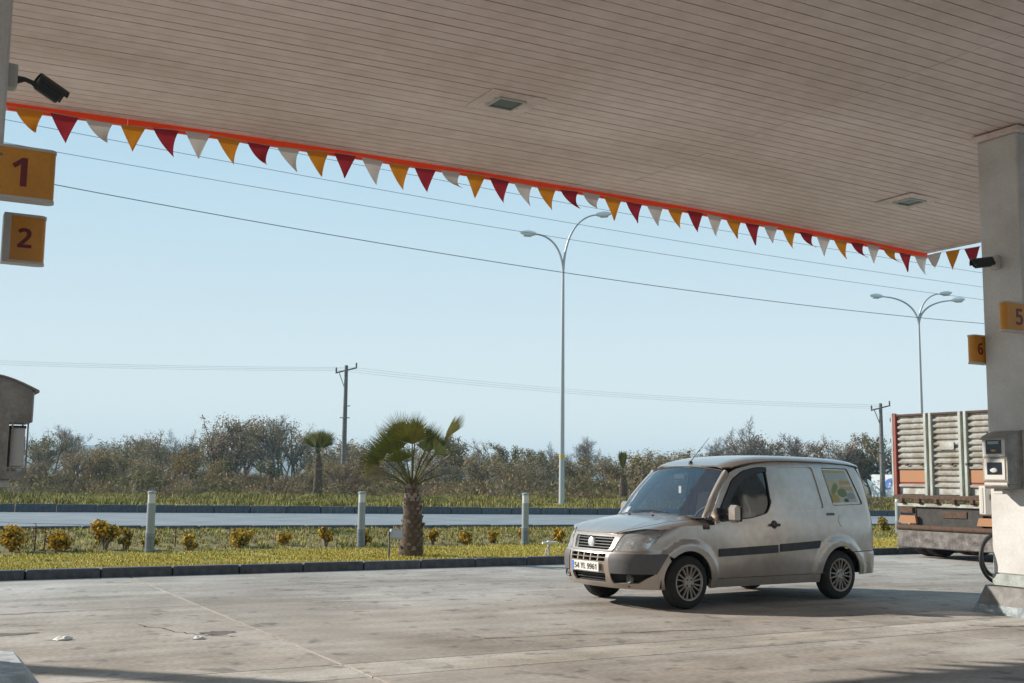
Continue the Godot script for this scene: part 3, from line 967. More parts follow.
# ---------------------------------------------------------------- bunting
func build_bunting() -> void:
	var rng := RandomNumberGenerator.new(); rng.seed = 77
	var colours := ["flag_yellow", "flag_red", "flag_white"]
	var runs := [
		{"label": "string of red, yellow and white pennants along the orange canopy edge", "n": 39, "a": Vector3(1.25, 0, -13.805), "step": Vector3(0.385, 0, 0), "first": 0},
		{"label": "short string of pennants along the pale end of the canopy beyond the corner", "n": 11, "a": Vector3(15.98, 0, -13.6), "step": Vector3(0, 0, 0.40), "first": 2}]
	for r in runs:
		var t := thing("bunting", r.label, "bunting", Vector3.ZERO, 0.0, "pennant strings on the canopy")
		var cord := []; var rad := []
		var dirv: Vector3 = r.step.normalized()
		var start: int = -5 if r.step.x > 0 else 0
		var hang := func(k: float) -> Vector3:
			var q: Vector3 = r.a + r.step * k
			var sag := 0.035 * (0.5 - 0.5 * cos(TAU * k / 5.0))
			q.y = ceil_y(minf(q.x, 16.0)) - 0.058 - sag
			return q
		for i in (r.n - start) * 3 + 1:
			cord.append(hang.call(start + i / 3.0)); rad.append(0.004)
		var mb := MB.new()
		mb.tube(cord, rad, 5)
		part("cord", mb, M.pale_plastic, t)
		for i in range(start, r.n):
			var k: int = (i + r.first + 15) % 3
			var w := 0.315 * rng.randf_range(0.94, 1.04); var h := 0.33 * rng.randf_range(0.92, 1.06)
			var blow := rng.randf_range(0.0, 0.11); var curl := rng.randf_range(-0.04, 0.06)
			var lift := 0.0
			if rng.randf() < 0.16: lift = rng.randf_range(0.25, 0.5); curl += 0.07
			if i == -1 or i == 0: lift = 0.3 if i == 0 else 0.0
			var p0: Vector3 = hang.call(float(i)); 
			var outv := dirv.cross(Vector3.UP)
			var wave := rng.randf_range(0, TAU)
			var sg := 1.0
			mb = MB.new()
			var f := func(u: float, v: float) -> Vector3:
				var half := 0.5 * w * (1.0 - v * 0.985)
				var q: Vector3 = p0 + dirv * ((u - 0.5) * 2.0 * half + blow * sg * v * v) + Vector3.DOWN * (h * v * (1.0 - 0.35 * lift * v))
				q += outv * (curl * v * v + 0.012 * sin(wave + u * 5.0 + v * 4.0) * v + lift * 0.35 * v * v * v)
				return q
			mb.grid(f, 6, 9, outv)
			part("pennant", mb, M[colours[k]], t)

# ---------------------------------------------------------------- the station shop, behind the camera, mirrored in the van's windows
func build_shop() -> void:
	var t := thing("shop_building", "low white station shop with tall dark windows facing the forecourt", "building", Vector3(8, 0, 14.0))
	var mb := MB.new()
	mb.box(Vector3(0, 2.2, 4.0), Vector3(34, 4.4, 7.0), 0.02)
	part("wall", mb, M.shop_wall, t)
	mb = MB.new()
	mb.box(Vector3(0, 4.6, 3.8), Vector3(35, 0.5, 8.4), 0.03)
	part("roof", mb, M.ceiling_trim, t)
	for i in 16:
		var x := -15.0 + i * 2.0
		mb = MB.new()
		mb.box(Vector3(x, 2.2, 0.4), Vector3(0.45, 4.4, 0.3), 0.02)
		part("pilaster", mb, M.shop_wall, t)
		if i < 15:
			mb = MB.new()
			mb.box(Vector3(x + 1.0, 1.75, 0.485), Vector3(1.5, 2.9, 0.05), 0.0)
			var o := part("window", mb, M.shop_glass, t)
			mb = MB.new()
			mb.box(Vector3(x + 1.0, 0.28, 0.46), Vector3(1.54, 0.06, 0.1), 0.005)
			mb.box(Vector3(x + 1.0, 3.22, 0.46), Vector3(1.54, 0.06, 0.1), 0.005)
			mb.box(Vector3(x + 1.0, 1.75, 0.46), Vector3(0.05, 2.88, 0.1), 0.005)
			part("frame", mb, M.shop_frame, o)

# ---------------------------------------------------------------- the van
var plan_u := PackedFloat64Array()
var plan_x := PackedFloat64Array()
var plan_z := PackedFloat64Array()
const SIDE_FRONT_X := 1.27

func table(keys: Array, k: float) -> float:
	# smooth interpolation through [key, value] pairs
	var n := keys.size()
	if k <= keys[0][0]: return keys[0][1]
	if k >= keys[n - 1][0]: return keys[n - 1][1]
	for i in n - 1:
		if k <= keys[i + 1][0]:
			var a: float = keys[i][1]; var b: float = keys[i + 1][1]
			var h: float = keys[i + 1][0] - keys[i][0]
			var ma: float = (b - keys[i - 1][1]) / (keys[i + 1][0] - keys[i - 1][0]) if i > 0 else (b - a) / h
			var mb_: float = (keys[i + 2][1] - a) / (keys[i + 2][0] - keys[i][0]) if i + 2 < n else (b - a) / h
			var u: float = (k - keys[i][0]) / h
			var u2 := u * u; var u3 := u2 * u
			return a * (2 * u3 - 3 * u2 + 1) + h * ma * (u3 - 2 * u2 + u) + b * (-2 * u3 + 3 * u2) + h * mb_ * (u3 - u2)
	return keys[n - 1][1]

var W_KEYS := [[0.20, 0.785], [0.30, 0.815], [0.45, 0.838], [0.65, 0.846], [0.85, 0.842], [1.0, 0.828], [1.08, 0.812], [1.2, 0.79], [1.4, 0.75], [1.6, 0.703], [1.68, 0.68], [1.74, 0.645], [1.8, 0.60]]
var XF_KEYS := [[0.20, 2.00], [0.28, 2.07], [0.36, 2.115], [0.55, 2.13], [0.63, 2.11], [0.68, 2.075], [0.80, 2.03], [0.88, 1.965], [0.95, 1.87], [1.05, 1.6]]
var HOOD_KEYS := [[1.0, 1.082], [1.2, 1.064], [1.5, 1.028], [1.75, 0.978], [1.9, 0.925], [1.98, 0.872], [2.02, 0.83]]

func plan_setup() -> void:
	var pts := [Vector2(2.12, 0), Vector2(2.113, 0.15), Vector2(2.093, 0.32), Vector2(2.053, 0.48), Vector2(1.985, 0.61), Vector2(1.87, 0.71), Vector2(1.70, 0.775), Vector2(1.50, 0.815), Vector2(1.27, 0.838), Vector2(0.9, 0.845), Vector2(0, 0.845), Vector2(-1.0, 0.845), Vector2(-1.5, 0.84), Vector2(-1.75, 0.832), Vector2(-1.92, 0.815), Vector2(-2.03, 0.76), Vector2(-2.085, 0.66), Vector2(-2.105, 0.4), Vector2(-2.11, 0.0)]
	var u := 0.0
	var last := Vector2(2.12, 0)
	for i in pts.size() - 1:
		var a: Vector2 = pts[max(i - 1, 0)]; var b: Vector2 = pts[i]; var c: Vector2 = pts[i + 1]; var d: Vector2 = pts[min(i + 2, pts.size() - 1)]
		if i == 0: a = Vector2(pts[1].x, -pts[1].y)
		for k in 24:
			var q := b.cubic_interpolate(c, a, d, k / 24.0)
			u += q.distance_to(last); last = q
			plan_u.append(u); plan_x.append(q.x); plan_z.append(q.y / 0.845)
	u += last.distance_to(pts[-1])
	plan_u.append(u); plan_x.append(pts[-1].x); plan_z.append(0.0)

func plan_at(u: float) -> Vector2:
	var i := plan_u.bsearch(clampf(u, 0.0, plan_u[-1]))
	i = clampi(i, 1, plan_u.size() - 1)
	var k: float = clampf((u - plan_u[i - 1]) / maxf(plan_u[i] - plan_u[i - 1], 1e-9), 0.0, 1.0)
	return Vector2(lerpf(plan_x[i - 1], plan_x[i], k), lerpf(plan_z[i - 1], plan_z[i], k))

func U(x: float) -> float:
	# arc position of a side point at x
	for i in plan_x.size():
		if plan_x[i] <= x: return plan_u[i]
	return plan_u[-1]

func van_skin(u: float, y: float, sg: float, off := 0.0) -> Vector3:
	var q := plan_at(absf(u))
	var s := signf(u) if u != 0.0 else 1.0
	var ff := 1.0 - smoothstep(0.7, 1.5, absf(u))
	var fr := smoothstep(-1.0, -1.95, q.x)
	var x := q.x + (table(XF_KEYS, y) - 2.12) * ff + fr * (0.10 * pow(maxf(0.0, y - 0.9) / 0.8, 1.6) - (0.02 if y < 0.58 else 0.0))
	var w := table(W_KEYS, y)
	for wx in [1.285, -1.285]:
		var r := Vector2(q.x - wx, y - 0.30).length()
		w += 0.030 * (1.0 - smoothstep(0.435, 0.515, r))
	return Vector3(x, y, (q.y * w + off) * sg * s)

func van_panel(mb: MB, outline: PackedVector2Array, holes: Array, cell: float, f: Callable, lip := 0.018) -> void:
	var lo := outline[0]; var hi := outline[0]
	for q in outline: lo = lo.min(q); hi = hi.max(q)
	var nu: int = max(1, int(ceil((hi.x - lo.x) / cell))); var nv: int = max(1, int(ceil((hi.y - lo.y) / cell)))
	var memo := {}
	var at := func(q: Vector2) -> Array:
		if memo.has(q): return memo[q]
		var e := 0.006
		var P: Vector3 = f.call(q.x, q.y)
		var g: Vector3 = (f.call(q.x + e, q.y) - f.call(q.x - e, q.y)).cross(f.call(q.x, q.y + e) - f.call(q.x, q.y - e)).normalized()
		if g.dot(P - Vector3(P.x * 0.6, 0.85, 0)) < 0.0: g = -g
		memo[q] = [P, g]
		return memo[q]
	var span := hi - lo
	for i in nu:
		for j in nv:
			var a := lo + Vector2(span.x * i / nu, span.y * j / nv); var b := lo + Vector2(span.x * (i + 1) / nu, span.y * (j + 1) / nv)
			var polys: Array = Geometry2D.intersect_polygons(PackedVector2Array([a, Vector2(b.x, a.y), b, Vector2(a.x, b.y)]), outline)
			for h in holes:
				var nxt := []
				for q in polys: nxt.append_array(Geometry2D.clip_polygons(q, h))
				polys = nxt
			for q in polys:
				var ix := Geometry2D.triangulate_polygon(q)
				for k in range(0, ix.size(), 3):
					var A = at.call(q[ix[k]]); var B = at.call(q[ix[k + 1]]); var C = at.call(q[ix[k + 2]])
					mb.tri(A[0], B[0], C[0], A[1], B[1], C[1], (q[ix[k]] - lo) / span, (q[ix[k + 1]] - lo) / span, (q[ix[k + 2]] - lo) / span)
	if lip > 0.0:
		var loops := [outline]
		loops.append_array(holes)
		for L in loops:
			for i in L.size():
				var a: Vector2 = L[i]; var b: Vector2 = L[(i + 1) % L.size()]
				var half := (a + b) * 0.5
				var skip := false
				if L != outline: skip = not Geometry2D.is_point_in_polygon(half, outline)
				else:
					for h in holes: skip = skip or Geometry2D.is_point_in_polygon(half, h)
				if skip: continue
				var m: int = max(1, int(ceil(a.distance_to(b) / cell)))
				for k in m:
					var A = at.call(a.lerp(b, float(k) / m)); var B = at.call(a.lerp(b, float(k + 1) / m))
					mb.quad(A[0], B[0], B[0] - B[1] * lip, A[0] - A[1] * lip, (A[0] - f.call((lo.x + hi.x) / 2, (lo.y + hi.y) / 2)))

func circle(c: Vector2, r: float, n := 28) -> PackedVector2Array:
	var out := PackedVector2Array()
	for i in n: out.append(c + Vector2(cos(TAU * i / n), sin(TAU * i / n)) * r)
	return out

func arch(ux: float) -> PackedVector2Array:
	# wheel opening in (arc, height): follows the tyre, straight down at the bottom
	var out := PackedVector2Array()
	for i in 25:
		var a := PI * i / 24.0
		out.append(Vector2(ux + cos(a) * 0.352, 0.30 + sin(a) * 0.365))
	out.append(Vector2(ux - 0.37, 0.0)); out.append(Vector2(ux + 0.37, 0.0))
	return out

func poly(pts: Array) -> PackedVector2Array:
	var out := PackedVector2Array()
	for q in pts: out.append(Vector2(q[0], q[1]))
	return out

func side_poly(pts: Array, r := 0.0) -> PackedVector2Array:
	# [x, y] on the van's side to [arc, y]
	var a := []
	for q in pts: a.append(Vector2(U(q[0]), q[1]))
	return rounded(a, r) if r > 0.0 else PackedVector2Array(a)

func mirrored(p: PackedVector2Array) -> PackedVector2Array:
	var out := PackedVector2Array()
	for q in p: out.append(Vector2(-q.x, q.y))
	out.reverse()
	return out

func poster() -> ImageTexture:
	var n := 192
	var im := Image.create(n, n, false, Image.FORMAT_RGB8)
	im.fill(Color(0.72, 0.72, 0.55))
	var f := FastNoiseLite.new(); f.seed = 5; f.frequency = 0.02
	for y in n:
		for x in n:
			var u := float(x) / n; var w := float(y) / n
			var c := Color(0.74, 0.74, 0.58).lerp(Color(0.80, 0.80, 0.72), clampf(f.get_noise_2d(x, y) + 0.5, 0, 1))
			if w > 0.08 and w < 0.27 and u > 0.06 and u < 0.94: c = Color(0.72, 0.78, 0.80)
			if w < 0.08: c = Color(0.72, 0.70, 0.42)
			if u > 0.5 and u < 0.95 and (w > 0.32 and w < 0.44 or w > 0.52 and w < 0.63): c = Color(0.75, 0.66, 0.46)
			var d := Vector2((u - 0.28) * 1.1, w - 0.58 + (u - 0.28) * 0.9).length()
			if d < 0.17: c = Color(0.50, 0.55, 0.28).lerp(c, smoothstep(0.10, 0.17, d))
			d = Vector2(u - 0.52, (w - 0.70) * 1.2).length()
			if d < 0.16: c = Color(0.42, 0.50, 0.26)
			d = Vector2(u - 0.22, (w - 0.90)).length()
			if d < 0.22: c = Color(0.70, 0.62, 0.28).lerp(c, smoothstep(0.12, 0.22, d))
			d = Vector2(u - 0.80, (w - 0.80) * 1.4).length()
			if d < 0.15: c = Color(0.55, 0.62, 0.66)
			d = Vector2(u - 0.62, (w - 0.93) * 1.3).length()
			if d < 0.08: c = Color(0.16, 0.20, 0.26)
			im.set_pixel(x, y, c * Color(0.92, 0.92, 0.92))
	return ImageTexture.create_from_image(im)

func hood_y(x: float, z: float) -> float:
	var k := maxf(0.0, absf(z) - 0.64)
	# two soft ridges run from the grille to the windscreen
	var rid := 0.008 * exp(-pow((absf(z) - 0.45 - (2.0 - x) * 0.12) / 0.035, 2.0))
	return table(HOOD_KEYS, x) - 0.05 * pow(absf(z) / 0.70, 2.0) - 1.7 * k * k + rid * 0.6

func roof_y(x: float, z: float) -> float:
	var k := maxf(0.0, absf(z) - 0.48)
	return table([[-2.04, 1.70], [-1.92, 1.748], [-1.7, 1.782], [-1.0, 1.808], [-0.3, 1.806], [0.1, 1.777], [0.4, 1.722], [0.60, 1.655]], x) - 0.022 * pow(z / 0.66, 2.0) - 1.9 * k * k

func build_van() -> void:
	plan_setup()
	var t := thing("van", "dusty silver beige panel van with black side strips and a poster in its window", "van", Vector3(9.487, 0, -11.60), -3.0668)
	t.scale = Vector3.ONE
	var cell := 0.055
	var front_skin := func(u, y): return van_skin(u, y, -1.0)
	var uf := U(1.285); var ur := U(-1.285)
	# ---- front bumper: lower apron, side pieces, central mouth
	var mouth := rounded([Vector2(-0.30, 0.285), Vector2(0.30, 0.285), Vector2(0.33, 0.40), Vector2(-0.33, 0.40)], 0.03)
	var slot := rounded([Vector2(-0.315, 0.535), Vector2(0.315, 0.535), Vector2(0.33, 0.622), Vector2(-0.33, 0.622)], 0.012)
	var fog_l := rounded([Vector2(0.41, 0.285), Vector2(0.74, 0.30), Vector2(0.93, 0.395), Vector2(0.93, 0.41), Vector2(0.39, 0.41)], 0.02)
	var rub_l := rounded([Vector2(0.385, 0.405), Vector2(0.96, 0.405), Vector2(1.10, 0.632), Vector2(0.37, 0.632)], 0.02)
	var bump_edge := poly([[0.0, 0.235], [0.5, 0.232], [0.9, 0.225], [1.35, 0.225], [uf - 0.30, 0.62], [1.15, 0.645], [0.6, 0.642], [0.0, 0.640]])
	var whole := PackedVector2Array()
	for q in bump_edge: whole.append(q)
	var left_half := mirrored(bump_edge)
	for q in left_half:
		if q.x < -0.001: whole.append(q)
	var mb := MB.new()
	van_panel(mb, whole, [mouth, slot, fog_l, mirrored(fog_l), rub_l, mirrored(rub_l), arch(uf), mirrored(arch(uf))], cell, front_skin, 0.02)
	var bumper := part("front_bumper", mb, M.paint, t)
	for sg in [1.0, -1.0]:
		mb = MB.new()
		var shape := rub_l if sg > 0 else mirrored(rub_l)
		van_panel(mb, shape, [], cell, func(u, y): return van_skin(u, y, -1.0, 0.004) + Vector3(0.006, 0, 0), 0.03)
		part("rub_strip", mb, M.trim_grey, bumper)
		mb = MB.new()
		var fs := fog_l if sg > 0 else mirrored(fog_l)
		van_panel(mb, fs, [], cell, func(u, y): return van_skin(u, y, -1.0, -0.035) - Vector3(0.045, 0, 0), 0.0)
		part("fog_lamp_recess", mb, M.cavity, bumper)
		mb = MB.new()
		var fp := van_skin(0.62 * sg, 0.348, -1.0)
		mb.lathe([Vector2(0.05, -0.03), Vector2(0.05, 0.0), Vector2(0.046, 0.006), Vector2(0.042, 0.0), Vector2(0.03, -0.006), Vector2(0.0, 0.0)], 20, Transform3D(Basis(Vector3.BACK, -PI / 2), fp - Vector3(0.025, 0, 0)))
		part("fog_lamp", mb, M.trim_grey, bumper)
	mb = MB.new()
	van_panel(mb, mouth, [], cell, func(u, y): return van_skin(u, y, -1.0) - Vector3(0.07, 0, 0), 0.0)
	van_panel(mb, slot, [], cell, func(u, y): return van_skin(u, y, -1.0) - Vector3(0.05, 0, 0), 0.0)
	part("air_intake", mb, M.cavity, bumper)
	mb = MB.new()
	for yy in [0.578]:
		for i in 14:
			var a := van_skin(lerpf(-0.32, 0.32, i / 14.0), yy, -1.0); var b := van_skin(lerpf(-0.32, 0.32, (i + 1) / 14.0), yy, -1.0)
			mb.bar(a - Vector3(0.012, 0, 0), b - Vector3(0.012, 0, 0), 0.02, 0.012)
	for i in 4:
		var a := van_skin(-0.19 + i * 0.127, 0.535, -1.0); var b := van_skin(-0.19 + i * 0.127, 0.622, -1.0)
		mb.bar(a - Vector3(0.014, 0, 0), b - Vector3(0.014, 0, 0), 0.016, 0.02)
	part("lower_grille_bars", mb, M.paint, bumper)
	mb = MB.new()
	for i in 3:
		var a := van_skin(-0.29, 0.305 + i * 0.034, -1.0); var b := van_skin(0.29, 0.305 + i * 0.034, -1.0)
		mb.bar(a - Vector3(0.045, 0, 0), b - Vector3(0.045, 0, 0), 0.012, 0.009)
	part("intake_bar", mb, M.trim, bumper)
	# number plate
	mb = MB.new()
	mb.box(Vector3(2.142, 0.468, 0), Vector3(0.012, 0.112, 0.52), 0.004)
	var plate := part("number_plate", mb, M.plate, t)
	mb = MB.new()
	mb.box(Vector3(2.150, 0.468, 0.235), Vector3(0.003, 0.104, 0.04), 0.001)
	part("plate_band", mb, M.plate_blue, plate)
	var num := part_of("plate_number", lettering("54 YL 9961", 0.064, M.ink, 0.003, 700), plate)
	num.position = Vector3(2.150, 0.466, -0.015); num.rotation.y = PI / 2
	# ---- nose with grille opening
	var gr := rounded([Vector2(-0.335, 0.668), Vector2(0.335, 0.668), Vector2(0.375, 0.815), Vector2(-0.375, 0.815)], 0.03)
	var nose := poly([[0.0, 0.648], [0.385, 0.650], [0.43, 0.76], [0.475, 0.862], [0.0, 0.868]])
	var nose_all := PackedVector2Array()
	for q in nose: nose_all.append(q)
	for q in mirrored(nose):
		if q.x < -0.001: nose_all.append(q)
	mb = MB.new()
	van_panel(mb, nose_all, [gr], cell, front_skin, 0.02)
	var nose_part := part("nose", mb, M.paint, t)
	mb = MB.new()
	van_panel(mb, gr, [], cell, func(u, y): return van_skin(u, y, -1.0) - Vector3(0.05, 0, 0), 0.0)
	part("grille_back", mb, M.cavity, nose_part)
	for i in 4:
		mb = MB.new()
		var yy := 0.692 + i * 0.033
		var hw: float = lerpf(0.34, 0.368, i / 3.0)
		for k in 12:
			var a := van_skin(lerpf(-hw, hw, k / 12.0), yy, -1.0); var b := van_skin(lerpf(-hw, hw, (k + 1) / 12.0), yy, -1.0)
			mb.bar(a - Vector3(0.016, 0, 0), b - Vector3(0.016, 0, 0), 0.022, 0.009)
		part("grille_bar", mb, M.chrome, nose_part)
	mb = MB.new()
	mb.lathe([Vector2(0.0, 0.018), Vector2(0.035, 0.016), Vector2(0.055, 0.008), Vector2(0.060, 0.0), Vector2(0.058, -0.02)], 28, Transform3D(Basis(Vector3.BACK, -PI / 2), van_skin(0.0, 0.742, -1.0) + Vector3(-0.002, 0, 0)))
	part("round_emblem", mb, M.emblem, nose_part)
	# the inner panel that closes the joints between nose, lamps and wings
	var hl_hole := rounded([Vector2(0.400, 0.655), Vector2(0.80, 0.672), Vector2(U(1.80), 0.735), Vector2(U(1.71), 0.90), Vector2(U(1.76), 0.945), Vector2(0.78, 0.905), Vector2(0.490, 0.848)], 0.045)
	mb = MB.new()
	van_panel(mb, poly([[-U(1.25), 0.60], [U(1.25), 0.60], [U(1.25), 0.95], [U(1.7), 0.94], [0.75, 0.93], [0.45, 0.88], [0.0, 0.885], [-0.45, 0.88], [-0.75, 0.93], [-U(1.7), 0.94], [-U(1.25), 0.95]]), [gr, slot, hl_hole, mirrored(hl_hole), arch(uf), mirrored(arch(uf))], cell, func(u, y): return van_skin(u, y, -1.0, -0.010) - Vector3(0.008, 0, 0), 0.0)
	var closing := PackedVector2Array()
	for x in [0.95, 1.2, 1.5, 1.7, 1.8]: closing.append(Vector2(x, plan_at(U(x)).y * table(W_KEYS, 0.95) - 0.012 - (0.0 if x < 1.7 else (x - 1.7) * 0.6)))
	for q in [[1.89, 0.55], [1.955, 0.43], [1.975, 0.2], [1.98, 0.0]]: closing.append(Vector2(q[0], q[1]))
	for i in range(closing.size() - 2, -1, -1): closing.append(Vector2(closing[i].x, -closing[i].y))
	van_panel(mb, closing, [], 0.07, func(x, z): return Vector3(x, hood_y(x, z) - 0.012, z), 0.0)
	part("inner_panel", mb, M.paint, t)
	# ---- headlights
	for sg in [1.0, -1.0]:
		var hp := rounded([Vector2(0.400, 0.655), Vector2(0.80, 0.672), Vector2(U(1.80), 0.735), Vector2(U(1.71), 0.90), Vector2(U(1.76), 0.945), Vector2(0.78, 0.905), Vector2(0.490, 0.848)], 0.045)
		if sg < 0: hp = mirrored(hp)
		mb = MB.new()
		van_panel(mb, hp, [], cell, func(u, y): return van_skin(u, y, -1.0, -0.05) - Vector3(0.06, 0, 0), 0.0)
		var hl := part("headlight", mb, M.reflector, t)
		mb = MB.new()
		for b in [[0.60, 0.755, 0.052], [0.80, 0.80, 0.045], [0.92, 0.84, 0.03]]:
			var bp := van_skin(b[0] * sg, b[1], -1.0, -0.03) - Vector3(0.035, 0, 0)
			mb.lathe([Vector2(b[2], 0.02), Vector2(b[2] * 0.8, 0.0), Vector2(b[2] * 0.45, -0.02), Vector2(0.0, -0.022)], 18, Transform3D(Basis(Vector3.UP, 0.35 * sg) * Basis(Vector3.BACK, -PI / 2), bp))
		part("bulb_reflector", mb, M.chrome, hl)
		mb = MB.new()
		van_panel(mb, hp, [], cell, func(u, y): return van_skin(u, y, -1.0, 0.001), 0.03)
		part("lens", mb, M.lamp_lens, hl)
		# ---- front wing: side piece and shoulder
		var wing := PackedVector2Array()
		for q in [[uf - 0.42, 0.63], [uf - 0.30, 0.62], [U(0.854), 0.30], [U(0.854), 0.955], [U(1.2), 0.950], [U(1.5), 0.935], [U(1.71), 0.925], [U(1.70), 0.89], [U(1.785), 0.735], [U(1.82), 0.70], [1.12, 0.668], [1.12, 0.652]]: wing.append(Vector2(q[0], q[1]))
		if sg < 0: wing = mirrored(wing)
		mb = MB.new()
		van_panel(mb, wing, [arch(uf) if sg > 0 else mirrored(arch(uf))], 0.036, front_skin, 0.02)
		# shoulder between the wing's side and the bonnet
		var edge := PackedVector2Array()
		for x in [0.93, 1.1, 1.3, 1.5, 1.65, 1.75, 1.84]:
			edge.append(Vector2(x, -sg * (plan_at(U(x)).y * table(W_KEYS, 0.95) - (0.0 if x < 1.7 else (x - 1.7) * 0.6))))
		for q in [[1.90, 0.56], [1.965, 0.44], [1.93, 0.47], [1.80, 0.595], [1.6, 0.655], [1.3, 0.685], [1.0, 0.71], [0.93, 0.73]]: edge.append(Vector2(q[0], -sg * q[1]))
		van_panel(mb, edge, [], cell, func(x, z): return Vector3(x, hood_y(x, z) - 0.002, z), 0.0)
		var wp := part("front_wing", mb, M.paint, t)
		if sg > 0:
			mb = MB.new()
			van_panel(mb, side_poly([[1.055, 0.905], [0.965, 0.905], [0.965, 0.955], [1.055, 0.955]], 0.012), [], 0.03, func(u, y): return van_skin(u, y, -1.0, 0.006), 0.006)
			part("side_badge", mb, M.trim, wp)
			mb = MB.new()
			van_panel(mb, side_poly([[1.04, 0.935], [0.98, 0.935], [0.98, 0.948], [1.04, 0.948]], 0.004), [], 0.03, func(u, y): return van_skin(u, y, -1.0, 0.009), 0.003)
			part("side_repeater", mb, M.red_lens, wp)
	# ---- bonnet
	mb = MB.new()
	var bon := PackedVector2Array()
	for q in [[1.035, 0.70], [1.3, 0.677], [1.6, 0.647], [1.80, 0.587], [1.925, 0.465], [1.975, 0.36], [1.99, 0.2], [1.995, 0.0]]: bon.append(Vector2(q[0], q[1]))
	for q in [[1.99, -0.2], [1.975, -0.36], [1.925, -0.465], [1.80, -0.587], [1.6, -0.647], [1.3, -0.677], [1.035, -0.70], [1.075, -0.4], [1.09, 0.0], [1.075, 0.4]]: bon.append(Vector2(q[0], q[1]))
	van_panel(mb, bon, [], 0.05, func(x, z): return Vector3(x, hood_y(x, z), z), 0.02)
	var bonnet := part("bonnet", mb, M.paint, t)
	mb = MB.new()
	for q in [[1.30, -0.22], [1.30, 0.22]]: mb.box(Vector3(q[0], hood_y(q[0], q[1]) + 0.006, q[1]), Vector3(0.03, 0.014, 0.03), 0.004)
	part("washer_jet", mb, M.trim, bonnet)
	# cowl
	mb = MB.new()
	mb.grid(func(u, w): return Vector3(lerpf(1.03, 1.155, w) - 0.06 * pow((u - 0.5) * 2.0, 2.0), 1.058 + 0.012 * (1.0 - w) - 0.03 * pow((u - 0.5) * 2.0, 2.0), lerpf(-0.74, 0.74, u)), 20, 3, Vector3.UP)
	part("cowl", mb, M.trim, t)
	# ---- windscreen
	var ws := func(u: float, w: float) -> Vector3:
		var k := (u - 0.5) * 2.0
		var lo_ := Vector3(1.15 - 0.13 * k * k, 1.062 - 0.026 * k * k, k * 0.775)
		var hi_ := Vector3(0.60 - 0.06 * k * k, 1.648 - 0.05 * k * k, k * 0.640)
		return lo_.lerp(hi_, w) + Vector3(0.03, 0.03, 0) * sin(PI * w) * 0.6
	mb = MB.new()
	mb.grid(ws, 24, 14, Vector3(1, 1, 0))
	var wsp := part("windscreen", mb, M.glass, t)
	for e in [0.0, 1.0]:
		mb = MB.new()
		for i in 24:
			var a: Vector3 = ws.call(i / 24.0, e); var b: Vector3 = ws.call((i + 1) / 24.0, e)
			mb.bar(a, b, 0.03, 0.012)
		part("seal", mb, M.trim, wsp)
	mb = MB.new()
	mb.bar(ws.call(0.30, 0.02) + Vector3(0.03, 0.025, 0), ws.call(0.52, 0.06) + Vector3(0.03, 0.025, 0), 0.014, 0.012)
	mb.bar(ws.call(0.52, 0.06) + Vector3(0.025, 0.02, 0), ws.call(0.78, 0.03) + Vector3(0.025, 0.02, 0), 0.018, 0.01)
	part("wiper", mb, M.black_plastic, wsp)
	mb = MB.new()
	mb.grid(func(u, w): return ws.call(lerpf(0.86, 0.92, u), lerpf(0.04, 0.15, w)) - Vector3(0.006, 0.006, 0), 2, 2, Vector3(1, 1, 0))
	part("sticker", mb, M.paper, wsp)
	# ---- roof
	mb = MB.new()
	var rf := PackedVector2Array()
	for q in [[0.60, 0.0], [0.585, 0.3], [0.52, 0.60], [0.40, 0.652], [0.1, 0.668], [-1.0, 0.672], [-1.8, 0.655], [-1.93, 0.63], [-2.0, 0.4], [-2.02, 0.0]]: rf.append(Vector2(q[0], q[1]))
	for i in range(rf.size() - 2, 0, -1): rf.append(Vector2(rf[i].x, -rf[i].y))
	van_panel(mb, rf, [], 0.07, func(x, z): return Vector3(x, roof_y(x, z), z), 0.02)
	var roof := part("roof", mb, M.paint, t)
	mb = MB.new()
	for sg in [1.0, -1.0]:
		var pts := []; var rad := []
		for i in 14:
			var x := lerpf(0.42, -1.85, i / 13.0)
			pts.append(Vector3(x, roof_y(x, 0.662) + 0.004, sg * 0.664)); rad.append(0.008)
		mb.tube(pts, rad, 5)
	part("gutter", mb, M.trim_grey, roof)
	mb = MB.new()
	mb.lathe([Vector2(0.03, 0.0), Vector2(0.026, 0.02), Vector2(0.012, 0.035), Vector2(0.0, 0.036)], 12, Transform3D(Basis.IDENTITY, Vector3(0.50, roof_y(0.5, -0.02) - 0.004, -0.02)))
	mb.tube([Vector3(0.50, roof_y(0.5, 0) + 0.02, -0.02), Vector3(0.18, 2.02, -0.02)], [0.005, 0.0025], 6)
	part("antenna", mb, M.black_plastic, roof)
	# ---- both sides
	var top_line := [[-1.90, 1.66], [-1.7, 1.697], [-1.3, 1.715], [-1.0, 1.720], [-0.6, 1.722], [-0.3, 1.718], [0.1, 1.687], [0.4, 1.632], [0.535, 1.585]]
	var dust_poster := mat(Color(1, 1, 1), 0.35)
	dust_poster.albedo_texture = poster()
